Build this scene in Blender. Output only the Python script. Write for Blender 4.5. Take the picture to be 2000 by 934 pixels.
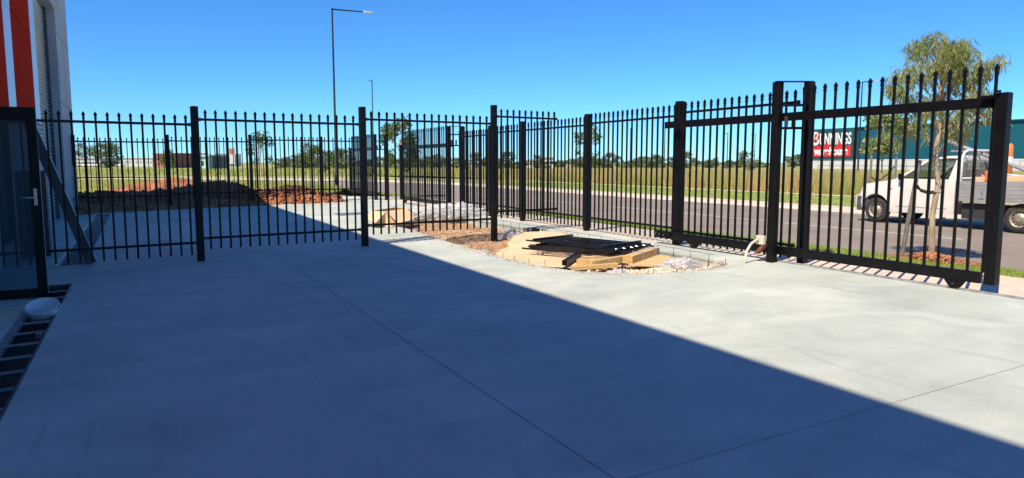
import bpy, bmesh, math, random
import numpy as np
from mathutils import Vector, Matrix, Quaternion, noise as mnoise

random.seed(7)
np.random.seed(7)
R = math.radians
scene = bpy.context.scene
for o in list(bpy.data.objects):
    bpy.data.objects.remove(o)

# ------------------------------------------------------------------ camera, sky, sun, exposure
EYE = 1.6
PITCH = math.atan(150 / 1390)
HEAD = R(27.7)
FW = Vector((math.sin(HEAD) * math.cos(PITCH), math.cos(HEAD) * math.cos(PITCH), -math.sin(PITCH)))
RT = Vector((math.cos(HEAD), -math.sin(HEAD), 0))
UP = RT.cross(FW)
cam_data = bpy.data.cameras.new("camera")
cam = bpy.data.objects.new("camera", cam_data)
scene.collection.objects.link(cam)
cam_data.sensor_width = 36
cam_data.lens = 36 * 1390 / 2000
cam_data.clip_start = 0.05
cam_data.clip_end = 6000
cam.matrix_world = Matrix(((RT.x, UP.x, -FW.x, 0), (RT.y, UP.y, -FW.y, 0), (RT.z, UP.z, -FW.z, EYE), (0, 0, 0, 1)))
scene.camera = cam

SUN_EL, SUN_AZ = R(52), (-0.887, -0.462)
world = bpy.data.worlds.new("World")
scene.world = world
world.use_nodes = True
wn = world.node_tree
bg = wn.nodes["Background"]
sky = wn.nodes.new("ShaderNodeTexSky")
sky.sky_type = 'NISHITA'
sky.sun_disc = False
sky.sun_elevation = SUN_EL
sky.sun_rotation = math.atan2(SUN_AZ[0], SUN_AZ[1])
sky.altitude = 0
sky.air_density = 0.8
sky.dust_density = 0.0
sky.ozone_density = 8.0
hs = wn.nodes.new("ShaderNodeHueSaturation")
hs.inputs['Saturation'].default_value = 1.06
wb = wn.nodes.new("ShaderNodeMix")
wb.data_type = 'RGBA'; wb.blend_type = 'MULTIPLY'; wb.inputs[0].default_value = 1
wb.inputs[7].default_value = (0.58, 1.0, 1.25, 1)
wn.links.new(sky.outputs[0], hs.inputs['Color'])
wn.links.new(hs.outputs[0], wb.inputs[6])
wn.links.new(wb.outputs[2], bg.inputs[0])
bg.inputs[1].default_value = 0.084

sl = bpy.data.lights.new("sun", 'SUN')
sun = bpy.data.objects.new("sun", sl)
scene.collection.objects.link(sun)
sl.energy = 3.9
sl.angle = R(0.53)
sl.color = (1.0, 0.87, 0.69)
to_sun = Vector((SUN_AZ[0] * math.cos(SUN_EL), SUN_AZ[1] * math.cos(SUN_EL), math.sin(SUN_EL)))
sun.rotation_euler = (-to_sun).to_track_quat('-Z', 'Y').to_euler()
sun.location = (-20, -10, 30)

scene.view_settings.view_transform = 'Standard'
scene.view_settings.look = 'None'
scene.view_settings.gamma = 1
scene.view_settings.exposure = 0.75

# ------------------------------------------------------------------ helpers: materials
def nt(name):
    m = bpy.data.materials.new(name)
    m.use_nodes = True
    return m, m.node_tree, m.node_tree.nodes["Principled BSDF"]

def noise_col(t, c1, c2, scale, detail=5, stretch=(1, 1, 1), lo=0.35, hi=0.65, dist=0.0, coord='Object'):
    tc = t.nodes.new("ShaderNodeTexCoord")
    mp = t.nodes.new("ShaderNodeMapping")
    mp.inputs['Scale'].default_value = stretch
    nz = t.nodes.new("ShaderNodeTexNoise")
    nz.inputs['Scale'].default_value = scale
    nz.inputs['Detail'].default_value = detail
    nz.inputs['Distortion'].default_value = dist
    rp = t.nodes.new("ShaderNodeValToRGB")
    rp.color_ramp.elements[0].position = lo
    rp.color_ramp.elements[1].position = hi
    rp.color_ramp.elements[0].color = (*c1, 1)
    rp.color_ramp.elements[1].color = (*c2, 1)
    t.links.new(tc.outputs[coord], mp.inputs[0])
    t.links.new(mp.outputs[0], nz.inputs['Vector'])
    t.links.new(nz.outputs[0], rp.inputs[0])
    return rp, nz

def mat(name, c1, c2=None, scale=4, rough=0.6, metal=0.0, bump=0.0, bscale=60, stretch=(1, 1, 1), spec=0.5, lo=0.35, hi=0.65, coat=0.0):
    m, t, b = nt(name)
    if c2 is None:
        c2 = tuple(min(1, x * 1.18 + 0.004) for x in c1)
        c1 = tuple(x * 0.86 for x in c1)
    rp, _ = noise_col(t, c1, c2, scale, stretch=stretch, lo=lo, hi=hi)
    t.links.new(rp.outputs[0], b.inputs['Base Color'])
    b.inputs['Roughness'].default_value = rough
    b.inputs['Metallic'].default_value = metal
    b.inputs['Specular IOR Level'].default_value = spec
    b.inputs['Coat Weight'].default_value = coat
    b.inputs['Coat Roughness'].default_value = 0.08
    if bump:
        tc = t.nodes.new("ShaderNodeTexCoord")
        nz = t.nodes.new("ShaderNodeTexNoise")
        nz.inputs['Scale'].default_value = bscale
        nz.inputs['Detail'].default_value = 6
        bp = t.nodes.new("ShaderNodeBump")
        bp.inputs['Strength'].default_value = bump
        bp.inputs['Distance'].default_value = 0.02
        t.links.new(tc.outputs['Object'], nz.inputs['Vector'])
        t.links.new(nz.outputs[0], bp.inputs['Height'])
        t.links.new(bp.outputs[0], b.inputs['Normal'])
    return m

def leaf_mat(name, cols, trans=0.35, scale=1.3, rough=0.5):
    m, t, b = nt(name)
    tc = t.nodes.new("ShaderNodeTexCoord")
    nz = t.nodes.new("ShaderNodeTexWhiteNoise")
    at = t.nodes.new("ShaderNodeAttribute")
    at.attribute_name = "tone"
    rp = t.nodes.new("ShaderNodeValToRGB")
    el = rp.color_ramp.elements
    el[0].color = (*cols[0], 1)
    el[1].color = (*cols[-1], 1)
    for i, c in enumerate(cols[1:-1]):
        e = el.new((i + 1) / (len(cols) - 1))
        e.color = (*c, 1)
    t.links.new(at.outputs['Fac'], rp.inputs[0])
    t.links.new(rp.outputs[0], b.inputs['Base Color'])
    b.inputs['Roughness'].default_value = rough
    tr = t.nodes.new("ShaderNodeBsdfTranslucent")
    t.links.new(rp.outputs[0], tr.inputs[0])
    mx = t.nodes.new("ShaderNodeMixShader")
    mx.inputs[0].default_value = trans
    out = t.nodes["Material Output"]
    t.links.new(b.outputs[0], mx.inputs[1])
    t.links.new(tr.outputs[0], mx.inputs[2])
    t.links.new(mx.outputs[0], out.inputs[0])
    t.nodes.remove(nz)
    t.nodes.remove(tc)
    return m

def glass_mat(name, tint, fac, rough=0.02, base_col=(0.01, 0.012, 0.015)):
    m, t, b = nt(name)
    b.inputs['Base Color'].default_value = (*base_col, 1)
    b.inputs['Roughness'].default_value = rough
    b.inputs['IOR'].default_value = 1.5
    tr = t.nodes.new("ShaderNodeBsdfTransparent")
    tr.inputs[0].default_value = (*tint, 1)
    mx = t.nodes.new("ShaderNodeMixShader")
    mx.inputs[0].default_value = fac
    out = t.nodes["Material Output"]
    t.links.new(b.outputs[0], mx.inputs[1])
    t.links.new(tr.outputs[0], mx.inputs[2])
    t.links.new(mx.outputs[0], out.inputs[0])
    return m

def concrete_mat():
    m, t, b = nt("slab_concrete")
    rp, n1 = noise_col(t, (0.50, 0.54, 0.485), (0.59, 0.635, 0.57), 0.42, detail=6, stretch=(1.0, 0.6, 1), lo=0.30, hi=0.70, dist=1.2)
    rp2, n2 = noise_col(t, (0.83, 0.84, 0.845), (1.03, 1.03, 1.025), 1.1, detail=10, stretch=(0.8, 1.1, 1), lo=0.30, hi=0.66, dist=1.4)
    rp3, n3 = noise_col(t, (0.94, 0.94, 0.94), (1.04, 1.04, 1.04), 60, detail=5)
    rp4, n4 = noise_col(t, (0.90, 0.905, 0.915), (1.0, 1.0, 1.0), 0.35, detail=6, stretch=(0.7, 1.2, 1), lo=0.40, hi=0.56, dist=1.0)
    tc = t.nodes.new("ShaderNodeTexCoord")
    vo = t.nodes.new("ShaderNodeTexVoronoi"); vo.inputs['Scale'].default_value = 5.5
    t.links.new(tc.outputs['Object'], vo.inputs['Vector'])
    sp_ = t.nodes.new("ShaderNodeSeparateColor"); t.links.new(vo.outputs['Color'], sp_.inputs[0])
    th = t.nodes.new("ShaderNodeMath"); th.operation = 'MULTIPLY'; th.inputs[1].default_value = 0.075
    t.links.new(sp_.outputs[0], th.inputs[0])
    cut = t.nodes.new("ShaderNodeMath"); cut.operation = 'SUBTRACT'; cut.inputs[1].default_value = 0.045
    t.links.new(th.outputs[0], cut.inputs[0])
    df = t.nodes.new("ShaderNodeMath"); df.operation = 'SUBTRACT'
    t.links.new(vo.outputs['Distance'], df.inputs[0]); t.links.new(cut.outputs[0], df.inputs[1])
    rp5 = t.nodes.new("ShaderNodeValToRGB")
    rp5.color_ramp.elements[0].position = 0.0; rp5.color_ramp.elements[1].position = 0.025
    rp5.color_ramp.elements[0].color = (0.68, 0.66, 0.63, 1); rp5.color_ramp.elements[1].color = (1, 1, 1, 1)
    t.links.new(df.outputs[0], rp5.inputs[0])
    rp6, n6 = noise_col(t, (1, 1, 1), (0.87, 0.875, 0.88), 0.9, detail=12, stretch=(2.6, 0.5, 1), lo=0.58, hi=0.70, dist=2.5)
    rp7, n7 = noise_col(t, (1, 1, 1), (1.07, 1.07, 1.065), 0.7, detail=10, stretch=(0.45, 2.4, 1), lo=0.56, hi=0.70, dist=1.5)
    prev = rp.outputs[0]
    for x in (rp2, rp3, rp4, rp5, rp6, rp7):
        mx = t.nodes.new("ShaderNodeMix"); mx.data_type = 'RGBA'; mx.blend_type = 'MULTIPLY'; mx.inputs[0].default_value = 1
        t.links.new(prev, mx.inputs[6]); t.links.new(x.outputs[0], mx.inputs[7]); prev = mx.outputs[2]
    t.links.new(prev, b.inputs['Base Color'])
    rr = t.nodes.new("ShaderNodeMapRange")
    rr.inputs[3].default_value = 0.55; rr.inputs[4].default_value = 0.85
    t.links.new(n2.outputs[0], rr.inputs[0]); t.links.new(rr.outputs[0], b.inputs['Roughness'])
    b.inputs['Specular IOR Level'].default_value = 0.3
    bp = t.nodes.new("ShaderNodeBump"); bp.inputs['Strength'].default_value = 0.12; bp.inputs['Distance'].default_value = 0.004
    t.links.new(n3.outputs[0], bp.inputs['Height']); t.links.new(bp.outputs[0], b.inputs['Normal'])
    return m

M = dict(
    concrete=concrete_mat(),
    joint=mat("saw_cut", (0.20, 0.20, 0.19), (0.34, 0.34, 0.32), scale=3, rough=0.9),
    black=mat("black_powder_coat", (0.0035, 0.0038, 0.005), (0.007, 0.007, 0.009), scale=7, rough=0.42, spec=0.22),
    scuff=mat("scuffed_black", (0.004, 0.004, 0.005), (0.05, 0.048, 0.042), scale=14, rough=0.5, spec=0.25, lo=0.64, hi=0.8),
    field=mat("field_grass", (0.24, 0.26, 0.065), (0.36, 0.35, 0.12), scale=0.09, rough=0.95, bump=0.4, bscale=3),
    asphalt=mat("asphalt", (0.235, 0.195, 0.162), (0.29, 0.245, 0.205), scale=0.6, rough=0.9, spec=0.2, bump=0.3, bscale=180),
    paint=mat("road_paint", (0.62, 0.62, 0.58), scale=9, rough=0.7),
    kerb=mat("kerb_concrete", (0.55, 0.46, 0.35), (0.68, 0.58, 0.45), scale=1.5, rough=0.85, bump=0.1),
    cream=mat("crushed_rock", (0.55, 0.46, 0.34), (0.76, 0.66, 0.51), scale=5, rough=0.95, bump=0.4, bscale=60),
    crossover=mat("pink_concrete", (0.66, 0.51, 0.39), (0.74, 0.585, 0.46), scale=3, rough=0.85, bump=0.1),
    lawn=mat("verge_soil", (0.24, 0.29, 0.055), (0.38, 0.41, 0.11), scale=1.6, rough=0.95, bump=0.5, bscale=30),
    redsoil=mat("red_soil", (0.21, 0.078, 0.034), (0.42, 0.175, 0.085), scale=2.2, rough=0.97, bump=0.9, bscale=9),
    clod=mat("soil_clod", (0.25, 0.088, 0.040), (0.46, 0.20, 0.10), scale=3, rough=0.97, bump=0.6, bscale=12),
    darksoil=mat("drain_mud", (0.030, 0.025, 0.022), (0.07, 0.058, 0.045), scale=6, rough=0.85, bump=0.5, bscale=25),
    bedsoil=mat("bed_soil", (0.30, 0.18, 0.10), (0.56, 0.39, 0.25), scale=7, rough=0.95, bump=0.7, bscale=45),
    brownstone=mat("brown_pebble", (0.29, 0.15, 0.075), (0.55, 0.34, 0.20), scale=3, rough=0.9),
    whitestone=mat("pale_pebble", (0.58, 0.46, 0.34), (0.82, 0.72, 0.60), scale=4, rough=0.9),
    chip=mat("bark_chip", (0.26, 0.095, 0.04), (0.52, 0.25, 0.125), scale=4, rough=0.9),
    wallgrey=mat("precast_wall", (0.45, 0.45, 0.45), (0.53, 0.53, 0.53), scale=0.8, rough=0.8, bump=0.06, bscale=30),
    red=mat("red_cladding", (0.58, 0.022, 0.006), (0.64, 0.03, 0.008), scale=0.7, rough=0.9, spec=0.02),
    white=mat("white_cladding", (0.78, 0.77, 0.82), (0.84, 0.83, 0.88), scale=0.7, rough=0.35),
    roller=mat("roller_steel", (0.30, 0.32, 0.34), (0.38, 0.40, 0.42), scale=2, rough=0.4, metal=0.35),
    darkgrey=mat("dark_grey_steel", (0.06, 0.065, 0.075), rough=0.5),
    galv=mat("galvanised_steel", (0.42, 0.44, 0.46), (0.60, 0.62, 0.64), scale=9, rough=0.38, metal=0.7),
    alu=mat("aluminium", (0.40, 0.40, 0.39), (0.50, 0.50, 0.48), scale=2.5, rough=0.45, metal=0.4),
    steel=mat("stainless", (0.55, 0.53, 0.50), rough=0.3, metal=0.9),
    rod=mat("mesh_wire", (0.10, 0.095, 0.09), rough=0.6, metal=0.4),
    plaswhite=mat("white_plastic", (0.74, 0.75, 0.76), (0.80, 0.81, 0.82), rough=0.4),
    card=mat("cardboard", (0.68, 0.47, 0.29), (0.78, 0.56, 0.36), scale=2.2, rough=0.85, bump=0.12, bscale=25),
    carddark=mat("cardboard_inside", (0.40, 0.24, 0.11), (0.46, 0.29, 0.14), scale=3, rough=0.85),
    timber=mat("pine_timber", (0.50, 0.32, 0.115), (0.66, 0.46, 0.20), scale=5, rough=0.7, stretch=(8, 1.2, 8)),
    ply=mat("plywood", (0.54, 0.38, 0.17), (0.64, 0.47, 0.24), scale=4, rough=0.75, stretch=(1, 6, 1)),
    tape=mat("grey_tape", (0.36, 0.36, 0.37), rough=0.35, metal=0.2),
    conduit=mat("white_conduit", (0.66, 0.62, 0.52), rough=0.45),
    rust=mat("rusty_bracket", (0.16, 0.05, 0.025), (0.28, 0.10, 0.05), scale=20, rough=0.8),
    teal=mat("teal_cladding", (0.008, 0.085, 0.125), (0.011, 0.10, 0.145), scale=0.12, rough=0.6, spec=0.2),
    tealdark=mat("teal_sign_panel", (0.009, 0.060, 0.070), (0.012, 0.075, 0.085), scale=0.3, rough=0.5),
    signred=mat("sign_red", (0.62, 0.022, 0.025), rough=0.5),
    signwhite=mat("sign_white", (0.80, 0.80, 0.80), rough=0.5),
    brick=mat("red_brick", (0.34, 0.13, 0.085), (0.44, 0.18, 0.12), scale=1, rough=0.9),
    gloss=mat("glossy_black_coat", (0.006, 0.006, 0.008), (0.012, 0.011, 0.011), scale=7, rough=0.30, spec=0.8),
    farwhite=mat("pale_wall", (0.58, 0.57, 0.54), rough=0.8),
    farteal=mat("pale_teal_wall", (0.42, 0.68, 0.62), rough=0.7),
    utewhite=mat("ute_white_paint", (0.70, 0.69, 0.64), (0.76, 0.75, 0.70), scale=2.5, rough=0.32, coat=0.35),
    bumper=mat("grey_bumper", (0.085, 0.09, 0.10), rough=0.55),
    rubber=mat("tyre_rubber", (0.020, 0.019, 0.018), (0.055, 0.048, 0.042), scale=6, rough=0.85),
    rim=mat("dusty_steel_rim", (0.34, 0.30, 0.24), (0.46, 0.42, 0.36), scale=12, rough=0.5, metal=0.5),
    seam=mat("panel_gap", (0.03, 0.03, 0.03), rough=0.8),
    lens=mat("headlight_lens", (0.55, 0.57, 0.60), rough=0.12, coat=1.0),
    amber=mat("amber_lens", (0.65, 0.22, 0.03), rough=0.25),
    orange=mat("orange_plastic", (0.72, 0.19, 0.03), rough=0.5),
    blue=mat("blue_tarp", (0.10, 0.20, 0.50), rough=0.6),
    bagred=mat("red_bag", (0.52, 0.06, 0.06), (0.62, 0.42, 0.38), scale=9, rough=0.6),
    interior=mat("cab_interior", (0.05, 0.05, 0.052), rough=0.8),
    barkgum=mat("gum_bark", (0.30, 0.22, 0.14), (0.52, 0.43, 0.32), scale=9, rough=0.85, stretch=(1, 1, 0.35), bump=0.4, bscale=40),
    barkdark=mat("dark_bark", (0.075, 0.055, 0.042), (0.13, 0.10, 0.075), scale=6, rough=0.9),
    stake=mat("weathered_stake", (0.13, 0.12, 0.11), (0.24, 0.22, 0.20), scale=8, rough=0.9, stretch=(6, 6, 0.8)),
    strap=mat("tie_strap", (0.035, 0.028, 0.02), rough=0.85),
    pole=mat("dark_blue_pole", (0.007, 0.009, 0.022), rough=0.5, spec=0.25),
    lamp=mat("lamp_head", (0.62, 0.62, 0.60), rough=0.3, metal=0.3),
    gum=leaf_mat("gum_leaves", [(0.16, 0.23, 0.07), (0.31, 0.39, 0.12), (0.42, 0.44, 0.17), (0.47, 0.36, 0.18)], trans=0.5),
    bush=leaf_mat("bush_leaves", [(0.10, 0.14, 0.07), (0.18, 0.225, 0.10), (0.27, 0.30, 0.14)], trans=0.35),
    sapling=leaf_mat("sapling_leaves", [(0.09, 0.14, 0.04), (0.16, 0.23, 0.06), (0.26, 0.32, 0.10)], trans=0.4),
    weeds=leaf_mat("tall_weeds", [(0.24, 0.30, 0.06), (0.42, 0.43, 0.10), (0.64, 0.51, 0.20), (0.66, 0.40, 0.22)], trans=0.4, rough=0.8),
    grass=leaf_mat("field_blades", [(0.32, 0.37, 0.075), (0.50, 0.52, 0.11), (0.64, 0.58, 0.22)], trans=0.5, rough=0.8),
    lawnblade=leaf_mat("lawn_blades", [(0.20, 0.31, 0.045), (0.35, 0.46, 0.08), (0.52, 0.54, 0.17)], trans=0.5, rough=0.7),
    doorglass=glass_mat("door_glass", (0.70, 0.76, 0.80), 0.72, base_col=(0.10, 0.13, 0.15)),  # pale blue-grey base colour stands in for reflections in the pane
    carglass=glass_mat("car_glass", (0.62, 0.72, 0.68), 0.75),
)

def plastic_film():
    m, t, b = nt("clear_plastic_film")
    b.inputs['Base Color'].default_value = (0.90, 0.91, 0.92, 1)
    b.inputs['Roughness'].default_value = 0.35
    b.inputs['Specular IOR Level'].default_value = 0.3
    tl = t.nodes.new("ShaderNodeBsdfTranslucent"); tl.inputs[0].default_value = (0.95, 0.96, 0.97, 1)
    m1 = t.nodes.new("ShaderNodeMixShader"); m1.inputs[0].default_value = 0.5
    t.links.new(b.outputs[0], m1.inputs[1]); t.links.new(tl.outputs[0], m1.inputs[2])
    tr = t.nodes.new("ShaderNodeBsdfTransparent")
    rp, nz = noise_col(t, (0.30,) * 3, (0.62,) * 3, 5)
    mx = t.nodes.new("ShaderNodeMixShader")
    out = t.nodes["Material Output"]
    t.links.new(rp.outputs[0], mx.inputs[0])
    t.links.new(m1.outputs[0], mx.inputs[1])
    t.links.new(tr.outputs[0], mx.inputs[2])
    t.links.new(mx.outputs[0], out.inputs[0])
    return m
M['film'] = plastic_film()
M['foil'] = mat("crumpled_foil", (0.62, 0.62, 0.62), rough=0.22, metal=0.95)

# ------------------------------------------------------------------ helpers: objects
WL = {}                                   # world location of every object that may be a parent

def link(o, parent=None, loc=(0, 0, 0)):
    scene.collection.objects.link(o)
    loc = Vector(loc)
    if parent is not None:
        o.parent = parent
        o.location = loc - WL[parent.name]
    else:
        o.location = loc
    WL[o.name] = loc
    return o

def tag(o, label=None, cat=None, group=None, kind=None):
    if label: o['label'] = label
    if cat: o['category'] = cat
    if group: o['group'] = group
    if kind: o['kind'] = kind
    return o

def thing(name, label, cat, loc, group=None):
    o = bpy.data.objects.new(name, None)
    o.empty_display_size = 0.1
    link(o, None, loc)
    return tag(o, label, cat, group)

class MB:
    def __init__(s):
        s.v, s.f = [], []
    def add(s, vs, fs):
        n = len(s.v)
        s.v += [tuple(v) for v in vs]
        s.f += [tuple(i + n for i in f) for f in fs]
        return s
    def box(s, x0, x1, y0, y1, z0, z1):
        return s.add([(x0, y0, z0), (x1, y0, z0), (x1, y1, z0), (x0, y1, z0), (x0, y0, z1), (x1, y0, z1), (x1, y1, z1), (x0, y1, z1)],
                     [(3, 2, 1, 0), (4, 5, 6, 7), (0, 1, 5, 4), (1, 2, 6, 5), (2, 3, 7, 6), (3, 0, 4, 7)])
    def bar(s, p, q, w, h, upv=(0, 0, 1)):
        """rectangular bar from p to q, w across (horizontal), h along upv"""
        p, q = Vector(p), Vector(q)
        d = (q - p).normalized()
        u = Vector(upv)
        if abs(d.dot(u)) > 0.98: u = Vector((0, 1, 0))
        a = d.cross(u).normalized()
        b = a.cross(d).normalized()
        vs = []
        for c in (p, q):
            for (i, j) in ((-1, -1), (1, -1), (1, 1), (-1, 1)):
                vs.append(c + a * (i * w / 2) + b * (j * h / 2))
        return s.add(vs, [(3, 2, 1, 0), (4, 5, 6, 7), (0, 1, 5, 4), (1, 2, 6, 5), (2, 3, 7, 6), (3, 0, 4, 7)])
    def tube(s, pts, rad, n=8, cap=True):
        pts = [Vector(p) for p in pts]
        if not isinstance(rad, (list, tuple)): rad = [rad] * len(pts)
        vs, fs = [], []
        ref = None
        for i, p in enumerate(pts):
            d = (pts[min(i + 1, len(pts) - 1)] - pts[max(i - 1, 0)]).normalized()
            if ref is None:
                ref = Vector((1, 0, 0)) if abs(d.x) < 0.8 else Vector((0, 1, 0))
            a = (ref - d * ref.dot(d)).normalized()
            ref = a
            b = d.cross(a)
            for k in range(n):
                t = 2 * math.pi * k / n
                vs.append(p + (a * math.cos(t) + b * math.sin(t)) * rad[i])
        for i in range(len(pts) - 1):
            for k in range(n):
                k2 = (k + 1) % n
                fs.append((i * n + k, i * n + k2, (i + 1) * n + k2, (i + 1) * n + k))
        if cap:
            fs.append(tuple(range(n - 1, -1, -1)))
            fs.append(tuple(range((len(pts) - 1) * n, len(pts) * n)))
        return s.add(vs, fs)
    def prism(s, poly, z0, z1):
        n = len(poly)
        vs = [(x, y, z0) for x, y in poly] + [(x, y, z1) for x, y in poly]
        fs = [tuple(range(n - 1, -1, -1)), tuple(range(n, 2 * n))]
        fs += [(i, (i + 1) % n, (i + 1) % n + n, i + n) for i in range(n)]
        return s.add(vs, fs)
    def loft(s, rings):
        n = len(rings[0])
        vs = [v for r in rings for v in r]
        fs = [tuple(range(n - 1, -1, -1)), tuple(range((len(rings) - 1) * n, len(rings) * n))]
        for i in range(len(rings) - 1):
            for k in range(n):
                k2 = (k + 1) % n
                fs.append((i * n + k, i * n + k2, (i + 1) * n + k2, (i + 1) * n + k))
        return s.add(vs, fs)
    def build(s, name, m, parent=None, smooth=False, bevel=0, loc=None, label=None):
        me = bpy.data.meshes.new(name)
        V = np.array([tuple(v) for v in s.v], dtype=np.float64)
        if loc is None:
            loc = ((V[:, 0].min() + V[:, 0].max()) / 2, (V[:, 1].min() + V[:, 1].max()) / 2, V[:, 2].min())
        L = np.array(loc)
        me.from_pydata((V - L).tolist(), [], s.f)
        me.materials.append(M[m] if isinstance(m, str) else m)
        if smooth:
            me.polygons.foreach_set('use_smooth', [True] * len(me.polygons))
        me.update()
        o = bpy.data.objects.new(name, me)
        link(o, parent, loc)
        if bevel:
            bv = o.modifiers.new("bevel", 'BEVEL')
            bv.width = bevel; bv.segments = 2; bv.limit_method = 'ANGLE'; bv.angle_limit = R(40)
        if label: o['label'] = label
        return o

def inst(name, src, parent, loc, rot=0):
    o = bpy.data.objects.new(name, src.data if hasattr(src, 'data') else src)
    link(o, parent, loc)
    o.rotation_euler = (0, 0, rot)
    return o

def copy_tree(o, parent=None):
    c = o.copy()
    scene.collection.objects.link(c)
    if parent is not None: c.parent = parent
    WL[c.name] = WL.get(o.name, Vector())
    for ch in o.children:
        copy_tree(ch, c)
    return c

def np_mesh(name, V, F, m, parent=None, loc=(0, 0, 0), tone=None, smooth=False):
    """fast mesh of equal-sized faces; tone: one value per face -> 'tone' attribute"""
    me = bpy.data.meshes.new(name)
    V = np.asarray(V, dtype=np.float32) - np.asarray(loc, dtype=np.float32)
    F = np.asarray(F, dtype=np.int32)
    k = F.shape[1]
    me.vertices.add(len(V)); me.vertices.foreach_set('co', V.ravel())
    me.loops.add(F.size); me.loops.foreach_set('vertex_index', F.ravel())
    me.polygons.add(len(F))
    me.polygons.foreach_set('loop_start', np.arange(0, F.size, k, dtype=np.int32))
    me.polygons.foreach_set('loop_total', np.full(len(F), k, dtype=np.int32))
    if smooth: me.polygons.foreach_set('use_smooth', np.ones(len(F), dtype=bool))
    if tone is not None:
        a = me.attributes.new('tone', 'FLOAT', 'FACE')
        a.data.foreach_set('value', np.asarray(tone, dtype=np.float32))
    me.materials.append(M[m] if isinstance(m, str) else m)
    me.update(calc_edges=True)
    me.validate()
    o = bpy.data.objects.new(name, me)
    link(o, parent, loc)
    return o

SLOPE = 0.02
def gz(x): return SLOPE * x               # height of the concrete yard

def fbm(x, y, s=1.0, seed=0.0, octv=4):
    t, a = 0.0, 1.0
    for i in range(octv):
        t += a * mnoise.noise(Vector((x * s, y * s, seed)))
        s *= 2.1; a *= 0.5
    return t

def inside(poly, x, y):
    c = False
    n = len(poly)
    for i in range(n):
        x1, y1 = poly[i]; x2, y2 = poly[(i + 1) % n]
        if (y1 > y) != (y2 > y) and x < (x2 - x1) * (y - y1) / (y2 - y1) + x1:
            c = not c
    return c

# ================================================================== THE SETTING
BED = [(7.55, 19.2), (5.85, 19.2), (5.62, 18.0), (5.44, 16.87), (5.34, 15.1), (5.22, 13.24), (5.13, 12.0), (5.09, 10.6), (5.08, 9.7), (5.12, 8.87),
       (5.3, 8.2), (5.65, 7.75), (6.2, 7.45), (6.87, 7.36), (7.35, 7.45), (7.55, 7.75)]
TR1 = [(-1.17, 3.0), (-0.84, 3.0), (-0.84, 11.1), (-1.17, 11.1)]
TR2 = [(-1.22, 13.1), (-0.80, 13.1), (-0.80, 25.6), (-1.22, 25.6)]

def slab():
    bm = bmesh.new()
    edges = []
    loops = [[(-2.4, -16), (8.22, -16), (8.22, 19.6), (8.22, 30.0), (7.2, 30.0), (7.1, 26.1), (4.5, 26.35), (2.0, 26.6), (-2.4, 27.2)], BED, TR1, TR2]
    for lp in loops:
        vs = [bm.verts.new((x, y, gz(x))) for x, y in lp]
        edges += [bm.edges.new((vs[i], vs[(i + 1) % len(vs)])) for i in range(len(vs))]
    bmesh.ops.triangle_fill(bm, edges=edges, use_beauty=True, use_dissolve=False)
    for f in bm.faces:
        if f.normal.z < 0: f.normal_flip()
    be = [e for e in bm.edges if len(e.link_faces) == 1]
    r = bmesh.ops.extrude_edge_only(bm, edges=be)
    for g in r['geom']:
        if isinstance(g, bmesh.types.BMVert): g.co.z -= 0.22
    bmesh.ops.recalc_face_normals(bm, faces=bm.faces)
    me = bpy.data.meshes.new("concrete_yard")
    bm.to_mesh(me); bm.free()
    me.materials.append(M['concrete'])
    o = bpy.data.objects.new("concrete_yard", me)
    link(o)
    return tag(o, kind='structure')
slab()

j = MB()
def strip(mb, x0, y0, x1, y1, w, dz=0.003):
    d = Vector((x1 - x0, y1 - y0, 0)).normalized()
    n = Vector((-d.y, d.x, 0)) * w / 2
    mb.add([(x0 + n.x, y0 + n.y, gz(x0 + n.x) + dz), (x0 - n.x, y0 - n.y, gz(x0 - n.x) + dz), (x1 - n.x, y1 - n.y, gz(x1 - n.x) + dz), (x1 + n.x, y1 + n.y, gz(x1 + n.x) + dz)], [(0, 1, 2, 3)])
strip(j, 2.02, -15, 2.02, 26.4, 0.005)
strip(j, 2.03, 2.72, 8.2, 2.80, 0.0035)
strip(j, -0.8, 12.95, 5.1, 13.25, 0.007, 0.004)
tag(j.build("control_joint_floor", 'joint'), kind='structure')

# the wide ground to the horizon, and the field to the north
def grid_sheet(name, x0, x1, y0, y1, nx, ny, zf, m, keep=None, smooth=True):
    xs = np.linspace(x0, x1, nx); ys = np.linspace(y0, y1, ny)
    V = [(x, y, zf(x, y)) for y in ys for x in xs]
    F = []
    for jy in range(ny - 1):
        for ix in range(nx - 1):
            if keep is None or keep((xs[ix] + xs[ix + 1]) / 2, (ys[jy] + ys[jy + 1]) / 2):
                a = jy * nx + ix
                F.append((a, a + 1, a + nx + 1, a + nx))
    return np_mesh(name, V, F, m, smooth=smooth)

tag(grid_sheet("ground", -2500, 2500, -2500, 3500, 2, 2, lambda x, y: -0.30, 'field'), kind='structure')

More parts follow.
